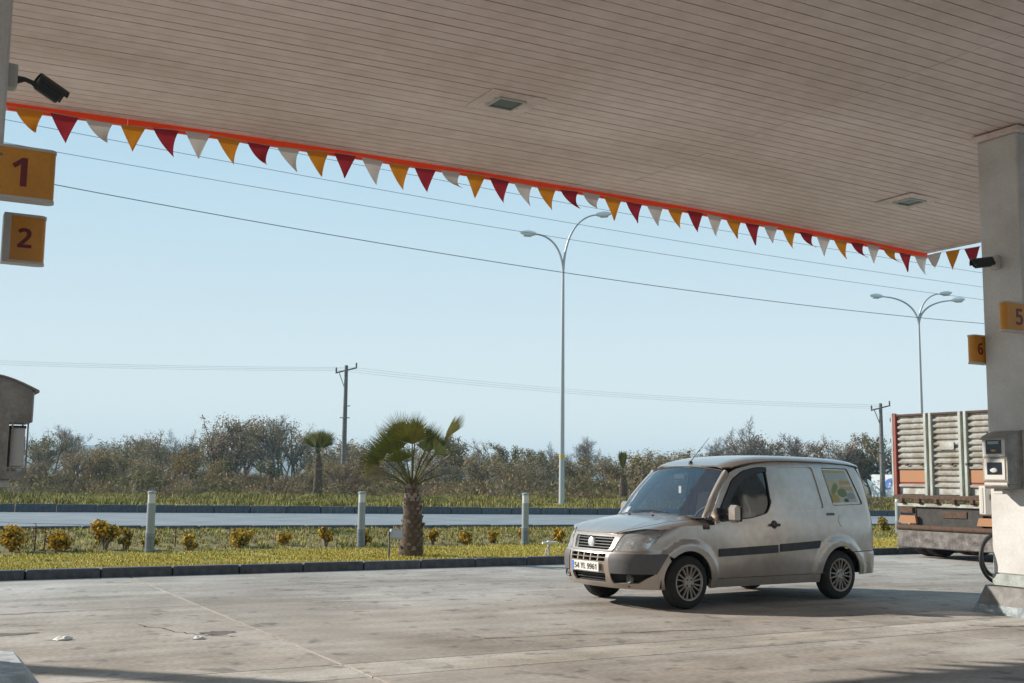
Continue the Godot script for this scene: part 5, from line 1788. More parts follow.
func build_roadside() -> void:
	# bollard lamps on the grass
	var bl := []
	for b in [[4.22, 20.5, "grey bollard lamp with pale top left of the wide yellow shrubs"], [8.30, 20.95, "grey bollard lamp with pale top beside the leaning palm tree"], [11.85, 20.75, "grey bollard lamp with pale top between the palm tree and the van"], [24.0, 21.9, "grey bollard lamp with pale top next to the truck"]]:
		var t := thing("bollard_lamp", b[2], "bollard", Vector3(b[0], verge_y(b[0], b[1]) - 0.02, -float(b[1])), 0.0, "bollard lamps on the grass")
		var mb := MB.new()
		mb.lathe([Vector2(0.078, 0.0), Vector2(0.078, 0.38)], 20)
		part("base", mb, M.bollard, t)
		mb = MB.new()
		mb.lathe([Vector2(0.084, 0.36), Vector2(0.084, 0.385), Vector2(0.072, 0.39), Vector2(0.072, 0.88)], 20)
		part("post", mb, M.post_grey, t)
		mb = MB.new()
		mb.lathe([Vector2(0.066, 0.88), Vector2(0.066, 1.06)], 20)
		part("lamp_glass", mb, M.bollard_cap, t)
		mb = MB.new()
		mb.lathe([Vector2(0.078, 1.05), Vector2(0.078, 1.075), Vector2(0.06, 1.09), Vector2(0.0, 1.095)], 20)
		part("cap", mb, M.post_grey, t)
	# small floodlight on a stake beside the palm
	var fl := thing("garden_spotlight", "small pale spotlight on a thin stake beside the palm trunk", "spotlight", Vector3(7.62, 0.11, -17.95))
	var mb := MB.new()
	mb.bar(Vector3(0, 0, 0), Vector3(0, 0.46, 0), 0.03, 0.03, 0.004)
	part("stake", mb, M.pole, fl)
	mb = MB.new()
	mb.box(Vector3(0.12, 0.41, 0), Vector3(0.22, 0.16, 0.08), 0.012, Basis(Vector3.BACK, -0.12))
	part("housing", mb, M.galv, fl)
	mb = MB.new()
	mb.box(Vector3(0.125, 0.41, 0.043), Vector3(0.17, 0.12, 0.008), 0.003, Basis(Vector3.BACK, -0.12))
	part("lamp_glass", mb, mat(lin(0.45, 0.52, 0.6), 0.15), fl)
	var sp := thing("water_tap", "white standpipe tap with a cross handle at the kerb in front of the van", "tap", Vector3(10.55, 0.10, -17.62))
	mb = MB.new()
	mb.tube([Vector3.ZERO, Vector3(0, 0.26, 0)], [0.018, 0.018], 8)
	mb.tube([Vector3(0, 0.2, 0), Vector3(-0.06, 0.12, 0), Vector3(-0.07, 0.02, 0)], [0.012, 0.012, 0.012], 8)
	part("pipe", mb, M.pale_plastic, sp)
	mb = MB.new()
	mb.tube([Vector3(-0.13, 0.25, 0), Vector3(0.16, 0.26, 0)], [0.022, 0.022], 8)
	mb.box(Vector3(0, 0.26, 0), Vector3(0.06, 0.06, 0.06), 0.012)
	part("tee_fitting", mb, M.paper, sp)
	var sk := thing("marker_stake", "thin white marker stake on the grass behind the van", "stake", Vector3(22.3, 0.11, -19.6))
	mb = MB.new()
	mb.bar(Vector3.ZERO, Vector3(0, 0.42, 0), 0.03, 0.03, 0.004)
	part("stake", mb, M.paper, sk)
	mb = MB.new()
	mb.box(Vector3(0.02, 0.40, 0), Vector3(0.12, 0.05, 0.04), 0.01)
	part("head", mb, M.paper, sk)
	# street lamps
	lamp_post(Vector3(25.80, 0.38, -42.05), 10.2, [[-1.10, -0.62, 1.72], [1.30, 0.72, 2.62]], "tall two-armed street lamp with a yellow band on its pole", true)
	lamp_post(Vector3(49.6, 0.3, -43.4), 9.95, [[-1.75, -0.98, 1.55], [1.10, 0.60, 1.75], [1.55, 1.05, 1.35]], "tall three-armed street lamp rising behind the truck", false)
	# power poles far off
	power_pole(Vector3(28.5, 0.4, -75.6), 8.95, -0.45, "wooden power pole with slanted crossarm standing left of the palm tree")
	power_pole(Vector3(66.1, 0.3, -61.7), 7.25, -0.45, "wooden power pole with slanted crossarm standing behind the billboard")
	power_pole(Vector3(-18.0, 0.4, -90.0), 9.4, -0.45, "wooden power pole with slanted crossarm beyond the tree belt's far end")
	for k in [-0.6, 0.0, 0.6]:
		wire(Vector3(-18.0 + k, 9.5 + k * 0.27, -90.0 - k * 0.4), Vector3(28.5 + k, 9.1 + k * 0.27, -75.6 - k * 0.4), 0.5, 0.006, M.wire, "thin pale overhead wire running to the pole left of the palm tree", "thin wires between the far poles")
		wire(Vector3(28.5 + k, 9.1 + k * 0.27, -75.6 - k * 0.4), Vector3(66.1 + k, 7.3 + k * 0.27, -61.7 - k * 0.4), 0.5, 0.006, M.wire, "thin pale overhead wire between the two far power poles", "thin wires between the far poles")
	# the nearer line along the road; its own poles stand outside the picture
	for q in [[-9.0, 13.0, "tall power pole by the road, left of the forecourt"], [64.0, 13.6, "tall power pole by the road, past the truck"]]:
		power_pole(Vector3(q[0], 0.3, -41.0), q[1], PI / 2, q[2])
	for q in [[12.45, 10.55, 1.25, "lowest of the dark overhead wires crossing the sky"], [13.15, 11.55, 0.6, "second lowest of the dark overhead wires crossing the sky"], [14.0, 12.25, 0.65, "third lowest of the dark overhead wires crossing the sky"], [14.7, 12.95, 0.5, "topmost of the dark overhead wires crossing the sky"]]:
		wire(Vector3(-9.0, q[0], -41.0), Vector3(64.0, q[1], -41.0), q[2], 0.016 if q[0] < 13.0 else 0.010, M.wire, q[3], "dark wires along the road")
	# billboard beyond the road
	var bb := thing("billboard", "white billboard with blue lettering standing in front of the trees", "billboard", Vector3(69.7, 0.3, -64.3), -1.3)
	mb = MB.new()
	mb.box(Vector3(0.3, 1.0, 0), Vector3(3.7, 1.85, 0.08), 0.01)
	part("board", mb, M.board_white, bb)
	mb = MB.new()
	for x in [-1.4, 1.8]: mb.tube([Vector3(x, -0.3, -0.12), Vector3(x, 1.6, -0.12)], [0.05, 0.05], 8)
	part("post", mb, M.galv, bb)
	mb = MB.new()
	mb.prism(PackedVector2Array([Vector2(-0.62, 0.80), Vector2(2.0, 0.80), Vector2(2.0, 1.25), Vector2(1.5, 1.42), Vector2(0.7, 1.72), Vector2(-0.1, 1.62), Vector2(-0.5, 1.3)]), 0.006, Transform3D(Basis.IDENTITY, Vector3(0, 0, 0.041)))
	part("blue_roof_mark", mb, M.board_blue, bb)
	var tx := part_of("lettering", lettering("ARSE", 0.44, M.board_white, 0.006, 800), bb)
	tx.position = Vector3(0.55, 1.06, 0.05)
	tx = part_of("lettering", lettering("SA", 0.40, mat(lin(0.42, 0.5, 0.72), 0.6), 0.006, 700), bb)
	tx.position = Vector3(0.75, 0.46, 0.044)

# ---------------------------------------------------------------- plants
func blade(mb: MB, p: Vector3, dir: Vector3, up: Vector3, len_: float, w: float) -> void:
	var side := dir.cross(up).normalized() * w
	var mid := p + (up * 0.62 + dir * 0.25) * len_
	var tip := p + (up * 0.95 + dir * 0.62) * len_
	var nn := (side.cross(up).normalized() * 0.45 + Vector3.UP).normalized()
	mb.tri(p - side, p + side, mid + side * 0.7, nn, nn, nn)
	mb.tri(p - side, mid + side * 0.7, mid - side * 0.7, nn, nn, nn)
	mb.tri(mid - side * 0.7, mid + side * 0.7, tip, nn, nn, nn)

func tuft(seed_: int, n: int, h: float, w: float, spread: float) -> ArrayMesh:
	var rng := RandomNumberGenerator.new(); rng.seed = seed_
	var mb := MB.new()
	for i in n:
		var a := rng.randf() * TAU
		var g := rng.randf_range(0.75, 1.2)
		mb.col = Color(g, g, g * rng.randf_range(0.8, 1.1))
		var d := Vector3(cos(a), 0, sin(a)) * rng.randf_range(0.2, 1.0)
		blade(mb, Vector3(rng.randf_range(-1, 1), 0, rng.randf_range(-1, 1)) * spread, d, Vector3.UP, h * rng.randf_range(0.55, 1.15), w)
	return mb.mesh(M.grass)

func scatter(called: String, label: String, category: String, mesh: Mesh, spots: Array) -> void:
	var mm := MultiMesh.new()
	mm.transform_format = MultiMesh.TRANSFORM_3D
	mm.use_colors = true
	mm.mesh = mesh
	mm.instance_count = spots.size()
	for i in spots.size():
		mm.set_instance_transform(i, spots[i][0])
		mm.set_instance_color(i, spots[i][1])
	var o := MultiMeshInstance3D.new()
	o.name = numbered(called); o.multimesh = mm
	add_child(o)
	o.set_meta("kind", "stuff")
	tag(o, label, category)

func turned(rng: RandomNumberGenerator, at: Vector3, k: float, tall := 1.0) -> Transform3D:
	return Transform3D(Basis(Vector3.UP, rng.randf() * TAU).scaled(Vector3(k, k * tall, k)), at)

func leaf_quad(mb: MB, p: Vector3, nrm: Vector3, len_: float, w: float, rng: RandomNumberGenerator) -> void:
	var a := nrm.cross(Vector3(rng.randf_range(-1, 1), rng.randf_range(-1, 1), rng.randf_range(-1, 1))).normalized()
	var b := nrm.cross(a).normalized()
	mb.tri(p - a * len_, p + b * w, p + a * len_, nrm, nrm, nrm)
	mb.tri(p - a * len_, p + a * len_, p - b * w, nrm, nrm, nrm)

func rnd_dir(rng: RandomNumberGenerator) -> Vector3:
	var z := rng.randf_range(-1, 1); var a := rng.randf() * TAU; var r := sqrt(1 - z * z)
	return Vector3(r * cos(a), z, r * sin(a))

func make_shrub(at: Vector3, w: float, h: float, seed_: int, label: String, gold := 0.6) -> void:
	var rng := RandomNumberGenerator.new(); rng.seed = seed_
	var t := thing("golden_shrub", label, "shrub", at, 0.0, "golden shrubs on the verge")
	var mb := MB.new()
	var lf := MB.new()
	var lobes := []
	for i in 9:
		var a := rng.randf() * TAU
		var r := sqrt(rng.randf()) * w * 0.34
		var top := Vector3(cos(a) * r, h * rng.randf_range(0.18, 0.82), sin(a) * r)
		lobes.append(top)
		mb.tube([Vector3(cos(a) * 0.02, 0, sin(a) * 0.02), top * 0.5 + Vector3(0, 0.02, 0), top], [0.014, 0.010, 0.004], 5, false)
	part("stems", mb, M.twig, t)
	for i in int(850 * clampf(w * h / 0.2, 0.5, 2.0)):
		var c: Vector3 = lobes[rng.randi() % 9]
		var rad := w * 0.26 * pow(rng.randf(), 0.45)
		var d := rnd_dir(rng)
		var p := c + Vector3(d.x * rad, d.y * rad * 0.85, d.z * rad)
		if p.y < 0.02: continue
		# young golden leaves at the ends of the shoots, older green ones among them
		var young := rng.randf() < gold * (0.45 + 0.8 * rad / (w * 0.26)) * (0.45 + 0.55 * c.y / (h * 0.8))
		var g := rng.randf_range(0.7, 1.25)
		lf.col = Color(0.66 * g, 0.37 * g, 0.025 * g) if young else Color(0.11 * g, 0.105 * g, 0.022 * g)
		leaf_quad(lf, p, (d + rnd_dir(rng) * 0.8).normalized(), rng.randf_range(0.022, 0.042), 0.017, rng)
	part("foliage", lf, M.leaf, t)

func fan_leaf(mb: MB, base: Vector3, dirv: Vector3, stalk: float, r: float, rng: RandomNumberGenerator, col: Color, closed: float, turn := 9.0) -> void:
	# palm leaf: a stalk and a fan of folded segments
	var tip := base + dirv * stalk
	mb.col = Color(0.14, 0.13, 0.045)
	var bend := Vector3.DOWN * 0.04
	mb.tube([base, (base + tip) * 0.5 - bend, tip], [0.018, 0.014, 0.010], 5, false)
	var side := dirv.cross(Vector3.UP)
	if side.length() < 0.05: side = Vector3.RIGHT
	side = side.normalized()
	var twist := rng.randf_range(-1.2, 1.2) if turn > 5.0 else turn
	side = side.rotated(dirv, twist)
	var upv := side.cross(dirv).normalized()
	var n := 36
	for i in n:
		var k := (i + 0.5) / n * 2.0 - 1.0
		var a := k * closed
		var d := (dirv * cos(a) + side * sin(a)).normalized()
		var len_ := r * (1.0 - 0.22 * absf(k)) * rng.randf_range(0.92, 1.05)
		var w := d.cross(upv).normalized() * r * 0.021
		var g := rng.randf_range(0.8, 1.2)
		mb.col = Color(col.r * g, col.g * g, col.b * g)
		var droop := Vector3.DOWN * len_ * rng.randf_range(0.02, 0.12)
		var m := tip + d * len_ * rng.randf_range(0.30, 0.42) + upv * 0.012
		var e := tip + d * len_ + droop
		var nn := upv
		mb.tri(tip, m - w, m + w, nn, nn, nn)
		mb.tri(m - w, e - w * 0.12, m + w, nn, nn, nn)

func make_palm(at: Vector3, trunk_h: float, trunk_r: float, leaves: Array, label: String, seed_: int) -> void:
	var rng := RandomNumberGenerator.new(); rng.seed = seed_
	var t := thing("palm_tree", label, "palm tree", at, 0.0, "palm trees")
	var mb := MB.new()
	var pts := []; var rad := []
	for i in 11:
		var u := i / 10.0
		pts.append(Vector3(0.03 * sin(u * 3.0), trunk_h * u, 0)); rad.append(trunk_r * (lerpf(1.12, 0.70, u) if u < 0.85 else lerpf(0.70, 0.38, (u - 0.85) / 0.15)))
	mb.tube(pts, rad, 14)
	part("trunk", mb, M.palm_bark, t)
	# cut leaf bases wrapped round the trunk
	mb = MB.new()
	var rows := int(trunk_h / 0.075)
	for j in rows:
		for i in 9:
			var u := (j + 0.5) / rows
			var a := TAU * (i + 0.5 * (j % 2)) / 9.0 + rng.randf_range(-0.12, 0.12)
			var r: float = trunk_r * (lerpf(1.12, 0.68, u) if u < 0.85 else lerpf(0.68, 0.42, (u - 0.85) / 0.15))
			var o := Vector3(cos(a), 0, sin(a))
			var sd := Vector3(-sin(a), 0, cos(a))
			var p := o * (r - 0.012) + Vector3(0.03 * sin(u * 3.0), trunk_h * u, 0)
			var tone := rng.randf_range(0.75, 1.2)
			mb.col = (Color(0.30, 0.25, 0.215) if rng.randf() < 0.3 else Color(0.17, 0.125, 0.095)) * tone
			var l := rng.randf_range(0.07, 0.13) * trunk_r / 0.2; var w := rng.randf_range(0.035, 0.055) * trunk_r / 0.2
			var q := p + Vector3.UP * l * 0.8 + o * l * rng.randf_range(0.25, 0.55)
			mb.face(p - sd * w, p + sd * w, q + sd * w * 0.45, o)
			mb.face(p - sd * w, q + sd * w * 0.45, q - sd * w * 0.45, o)
			mb.quad(p - sd * w - o * 0.02, p + sd * w - o * 0.02, q + sd * w * 0.45 - o * 0.012, q - sd * w * 0.45 - o * 0.012, Vector3.UP)
	part("leaf_bases", mb, M.palm_boot, t)
	mb = MB.new()
	for l in leaves:
		# yaw, elevation, stalk, radius, colour kind, half angle of the fan
		var d := Vector3(cos(l[0]) * cos(l[1]), sin(l[1]), sin(l[0]) * cos(l[1]))
		var c: Color = [Color(0.10, 0.115, 0.028), Color(0.17, 0.16, 0.035), Color(0.23, 0.20, 0.15)][l[4]]
		fan_leaf(mb, Vector3(0, trunk_h * 0.97, 0), d, l[2], l[3], rng, c, l[5], l[6] if l.size() > 6 else 9.0)
	part("crown", mb, M.palm_leaf, t)

func build_plants() -> void:
	var rng := RandomNumberGenerator.new(); rng.seed = 404
	# lawn
	var bald := FastNoiseLite.new(); bald.seed = 31; bald.frequency = 0.45; bald.fractal_octaves = 4
	var t1 := tuft(1, 10, 0.036, 0.005, 0.06)
	var spots := []
	for i in 26000:
		var s := rng.randf_range(-2.0, 34.0); var p := rng.randf_range(17.45, 20.7)
		if s > 24.0 and rng.randf() < 0.4: continue
		var g := rng.randf_range(0.75, 1.25)
		var patch := bald.get_noise_2d(s * 1.0, p * 1.6)
		if patch < -0.28 and rng.randf() < 0.75: continue
		var dry := clampf(rng.randf() - patch * 0.9, 0.0, 1.0)
		spots.append([turned(rng, Vector3(s, verge_y(s, p) - 0.004, -p), rng.randf_range(0.7, 1.35)), Color(0.56 * g, 0.45 * g, 0.07 * g).lerp(Color(0.68 * g, 0.52 * g, 0.15 * g), dry * dry)])
	scatter("lawn_grass", "short yellow green lawn grass between the kerb and the shrubs", "grass", t1, spots)
	# weeds behind it
	var t2 := tuft(2, 12, 0.085, 0.007, 0.10)
	spots = []
	for i in 11000:
		var s := rng.randf_range(-2.0, 36.0); var p := 20.4 + pow(rng.randf(), 0.8) * 4.7
		var g := rng.randf_range(0.6, 1.3)
		spots.append([turned(rng, Vector3(s, verge_y(s, p) - 0.01, -p), rng.randf_range(0.5, 1.25), rng.randf_range(0.4, 1.1)), [Color(0.44 * g, 0.36 * g, 0.06 * g), Color(0.24 * g, 0.22 * g, 0.05 * g), Color(0.40 * g, 0.29 * g, 0.12 * g)][rng.randi() % 3]])
	scatter("weeds", "rough weeds and grass on the strip before the road", "weeds", t2, spots)
	# far verge
	var clump := FastNoiseLite.new(); clump.seed = 12; clump.frequency = 0.35; clump.fractal_octaves = 3
	var t3 := tuft(3, 13, 0.19, 0.014, 0.30)
	spots = []
	for i in 22000:
		var s := rng.randf_range(-6.0, 72.0); var k := pow(rng.randf(), 0.75)
		var p := far_p(s) + 0.3 + k * 13.0
		var g := rng.randf_range(0.65, 1.25)
		var c: Color = [Color(0.31 * g, 0.26 * g, 0.045 * g), Color(0.22 * g, 0.205 * g, 0.045 * g), Color(0.30 * g, 0.22 * g, 0.08 * g)][rng.randi() % 3]
		var lump := clump.get_noise_2d(s, p)
		if lump < -0.25 and rng.randf() < 0.6: continue
		spots.append([turned(rng, Vector3(s, far_y(s, p) - 0.02, -p), rng.randf_range(0.7, 1.2), clampf(0.75 + lump * 1.3, 0.25, 1.7)), c])
	scatter("tall_grass", "tall yellow green grass on the far side of the road", "grass", t3, spots)
	# golden shrubs in a row
	var sh := [[2.09, 21.3, 0.50, 0.46, "wide rounded golden shrub near the payment box"], [2.82, 21.25, 0.44, 0.42, "round golden shrub among dry red stems"], [3.62, 21.3, 0.48, 0.52, "tall golden shrub, biggest of the row, left of a bollard lamp"], [3.95, 21.2, 0.28, 0.48, "narrow reddish golden shrub leaning on a bigger one"], [4.36, 21.15, 0.34, 0.38, "golden shrub hidden behind a bollard lamp"], [5.02, 21.0, 0.26, 0.32, "small thin golden shrub right of a bollard lamp"], [6.05, 21.45, 0.52, 0.36, "broad low golden shrub with dense yellow tips"], [7.0, 21.6, 0.27, 0.30, "small round golden shrub standing alone on a stem"], [7.72, 21.3, 0.30, 0.38, "dark based golden shrub left of the palm's bollard"], [8.52, 21.3, 0.30, 0.36, "golden shrub just right of the palm's bollard"], [9.42, 21.4, 0.26, 0.34, "golden shrub behind the small spotlight"], [9.95, 21.2, 0.30, 0.44, "golden shrub with one tall shoot right of the palm trunk"], [10.66, 21.15, 0.28, 0.32, "golden shrub with pale lower twigs right of the palm"], [11.42, 21.3, 0.30, 0.36, "two-lobed golden shrub left of the bollard nearest the van"], [12.2, 21.35, 0.30, 0.34, "golden shrub partly behind the bollard nearest the van"], [12.95, 21.2, 0.32, 0.34, "golden shrub beside the van's front corner"], [13.7, 21.3, 0.3, 0.34, "golden shrub hidden behind the van's nose"], [24.5, 22.9, 0.45, 0.46, "reddish golden shrub between the van and the truck"], [25.6, 22.8, 0.42, 0.44, "golden shrub behind the bollard next to the truck"]]
	for i in sh.size():
		var q = sh[i]
		make_shrub(Vector3(q[0], verge_y(q[0], q[1]) - 0.01, -float(q[1])), float(q[2]) * rng.randf_range(0.92, 1.12), float(q[3]) * rng.randf_range(0.88, 1.1), 900 + i, q[4], 0.62 if i != 3 and i != 17 else 0.4)
	# dry weed stalks
	for q in [[2.45, 21.2, 0.50, "thin dark red stalk between the leftmost golden shrubs"], [2.62, 21.35, 0.42, "forked brown stalk left of the round golden shrub"], [4.9, 21.6, 0.4, "reddish dry stalk by the thin shrub"]]:
		var t := thing("dry_stalk", q[3], "plant", Vector3(q[0], 0.12, -float(q[1])), 0.0, "dry stalks on the verge")
		var mb := MB.new()
		mb.tube([Vector3.ZERO, Vector3(0.01, q[2] * 0.6, 0), Vector3(0.0, q[2], 0.01)], [0.014, 0.011, 0.005], 6)
		part("stem", mb, mat(lin(0.10, 0.04, 0.03), 0.9), t)
		mb = MB.new()
		for i in 26:
			mb.col = Color(0.16, 0.07, 0.035) * rng.randf_range(0.7, 1.3)
			leaf_quad(mb, Vector3(rng.randf_range(-0.04, 0.04), q[2] * rng.randf_range(0.35, 1.05), rng.randf_range(-0.04, 0.04)), rnd_dir(rng), 0.025, 0.01, rng)
		part("seed_head", mb, M.leaf, t).set_meta("kind", "stuff")
	# palms: camera right is (0.875, 0.484) in x, z
	var R := 0.5055
	var l1 := []
	# yaw measured so that 0 points to camera right
	for q in [[3.05, 0.80, 0.72, 0.56, 0, 1.25, 1.1], [3.3, 0.50, 0.66, 0.52, 0, 1.1, 0.9], [2.75, 1.0, 0.74, 0.56, 0, 1.25, -1.2], [3.5, 1.1, 0.80, 0.54, 0, 1.2, 1.3], [2.3, 1.0, 0.72, 0.55, 0, 1.2, 0.8], [1.5, 1.2, 0.82, 0.56, 1, 1.2, 0.2], [4.6, 1.25, 0.86, 0.56, 0, 1.3, 0.1], [1.2, 1.42, 0.90, 0.54, 0, 1.1, 0.5], [2.9, 1.35, 0.90, 0.55, 1, 1.1, 1.5], [0.1, 0.98, 1.0, 0.64, 1, 0.27, 1.2], [0.5, 1.2, 0.84, 0.48, 0, 0.8, 1.1], [5.2, 1.0, 0.78, 0.50, 0, 1.1, 0.3], [3.9, 1.0, 0.78, 0.54, 0, 1.2, 0.8], [1.9, 0.75, 0.66, 0.52, 0, 1.2, 0.3], [3.1, 1.05, 0.84, 0.55, 0, 1.2, 0.2], [3.3, 0.35, 0.50, 0.42, 2, 0.8, 1.2], [2.9, 0.45, 0.55, 0.42, 2, 0.7, 0.6], [0.2, 0.95, 0.72, 0.46, 0, 0.9, 1.3], [-0.5, 1.1, 0.8, 0.5, 0, 1.0, -1.0], [0.2, 0.7, 0.62, 0.40, 2, 0.35, 1.0], [-0.2, 0.45, 0.52, 0.38, 2, 0.35, 1.0]]:
		l1.append([q[0] + R, q[1], q[2], q[3], q[4], q[5], q[6]])
	make_palm(Vector3(8.22, 0.10, -18.42), 1.22, 0.195, l1, "leaning-leaved fan palm with a thick rough trunk on the lawn by the kerb", 61)
	var l2 := []
	for i in 16: l2.append([TAU * i / 16.0 + 0.2, 1.0 + 0.35 * (i % 3) / 2.0, 0.4, 1.0, 1 if i % 2 else 0, 0.6])
	make_palm(Vector3(17.5, 0.4, -49.7), 2.1, 0.2, l2, "fan palm with upright tuft of leaves beyond the road, near the power pole", 62)
	var l3 := []
	for i in 10: l3.append([TAU * i / 10.0, 1.42, 0.35, 0.95, 1 if i % 2 else 0, 0.16])
	make_palm(Vector3(31.35, 0.4, -45.5), 1.35, 0.21, l3, "fan palm with its leaves tied up beyond the road, behind the van", 63)
	# a tall palm left of the picture, whose trunk's shadow falls across the forecourt
	var l4 := []
	for i in 22: l4.append([TAU * i / 22.0, 0.1 + 1.2 * ((i * 7) % 22) / 22.0, 0.8, 0.8, i % 2, 0.9])
	make_palm(Vector3(-8.4, 0.1, -18.4), 11.5, 0.19, l4, "tall slender fan palm on the verge left of the forecourt", 64)

# ---------------------------------------------------------------- trees
func limb(mb: MB, tips: Array, p: Vector3, d: Vector3, len_: float, r: float, depth: int, rng: RandomNumberGenerator, o: Dictionary) -> void:
	var n := 3
	var pts := [p]; var rad := [r]
	var q := p; var dd := d
	for i in n:
		dd = (dd + rnd_dir(rng) * o.wiggle + Vector3.UP * o.up).normalized()
		q += dd * len_ / n
		pts.append(q); rad.append(r * lerpf(1.0, 0.62, float(i + 1) / n))
	mb.tube(pts, rad, 5 if depth > 1 else 4, false)
	if depth == 0:
		tips.append([q, dd]); tips.append([pts[2], dd])
		return
	var kids: int = o.kids + (rng.randi() % 2)
	for k in kids:
		var at: Vector3 = pts[1].lerp(pts[3], (k + 0.6) / kids)
		var nd: Vector3 = (dd + rnd_dir(rng) * o.spread).normalized()
		limb(mb, tips, at, nd, len_ * rng.randf_range(0.55, 0.8), r * 0.55, depth - 1, rng, o)
	if depth <= 1: tips.append([q, dd])

func make_tree(called: String, label: String, o: Dictionary, seed_: int) -> Node3D:
	# one unit tall about 5 m; scaled when placed
	var rng := RandomNumberGenerator.new(); rng.seed = seed_
	var t := thing(called, label, "tree", Vector3.ZERO, 0.0, o.group)
	var wood := MB.new(); var tips := []
	for k in o.stems:
		var a: float = TAU * k / o.stems + rng.randf()
		var base: Vector3 = Vector3(cos(a), 0, sin(a)) * (0.0 if o.stems == 1 else o.base * rng.randf_range(0.3, 1.0))
		var d := Vector3(cos(a) * o.lean, 1.0, sin(a) * o.lean).normalized()
		limb(wood, tips, base + Vector3(0, -0.1, 0), d, o.len * rng.randf_range(0.8, 1.15), o.r, o.depth, rng, o)
	part("trunk", wood, o.wood, t)
	var crown := MB.new()
	if o.leaves > 0:
		for i in o.leaves:
			var tp = tips[rng.randi() % tips.size()]
			var off: Vector3 = rnd_dir(rng) * o.puff * pow(rng.randf(), 0.6)
			var p: Vector3 = tp[0] + off
			if p.y < o.clear: continue
			var g := rng.randf_range(0.6, 1.35)
			var c: Color = o.cols[rng.randi() % o.cols.size()]
			crown.col = Color(c.r * g, c.g * g, c.b * g)
			leaf_quad(crown, p, (off.normalized() + rnd_dir(rng) * 0.9 + Vector3.UP * 0.3).normalized(), o.leaf * rng.randf_range(0.6, 1.2), o.leaf * 0.5, rng)
		part("crown", crown, M.leaf, t)
	else:
		for tp in tips:
			for k in 5:
				var d: Vector3 = (tp[1] + rnd_dir(rng) * 0.9 + Vector3.UP * 0.2).normalized()
				var e: Vector3 = tp[0] + d * rng.randf_range(0.25, 0.55)
				crown.tube([tp[0], e], [0.011, 0.006], 3, false)
				for j in 2:
					var d2 := (d + rnd_dir(rng) * 0.9).normalized()
					var m: Vector3 = tp[0].lerp(e, rng.randf_range(0.4, 1.0))
					crown.tube([m, m + d2 * rng.randf_range(0.12, 0.3)], [0.008, 0.005], 3, false)
		part("twigs", crown, M.twig, t)
	return t

func at_pixel(x: float, d: float) -> Vector2:
	# station position of a picture column at a depth (used only to lay out the tree belt)
	var X := (x - 512.0) / 1137.0 * d
	return Vector2(X * 0.875 + d * 0.4841, -X * 0.4841 + d * 0.875)

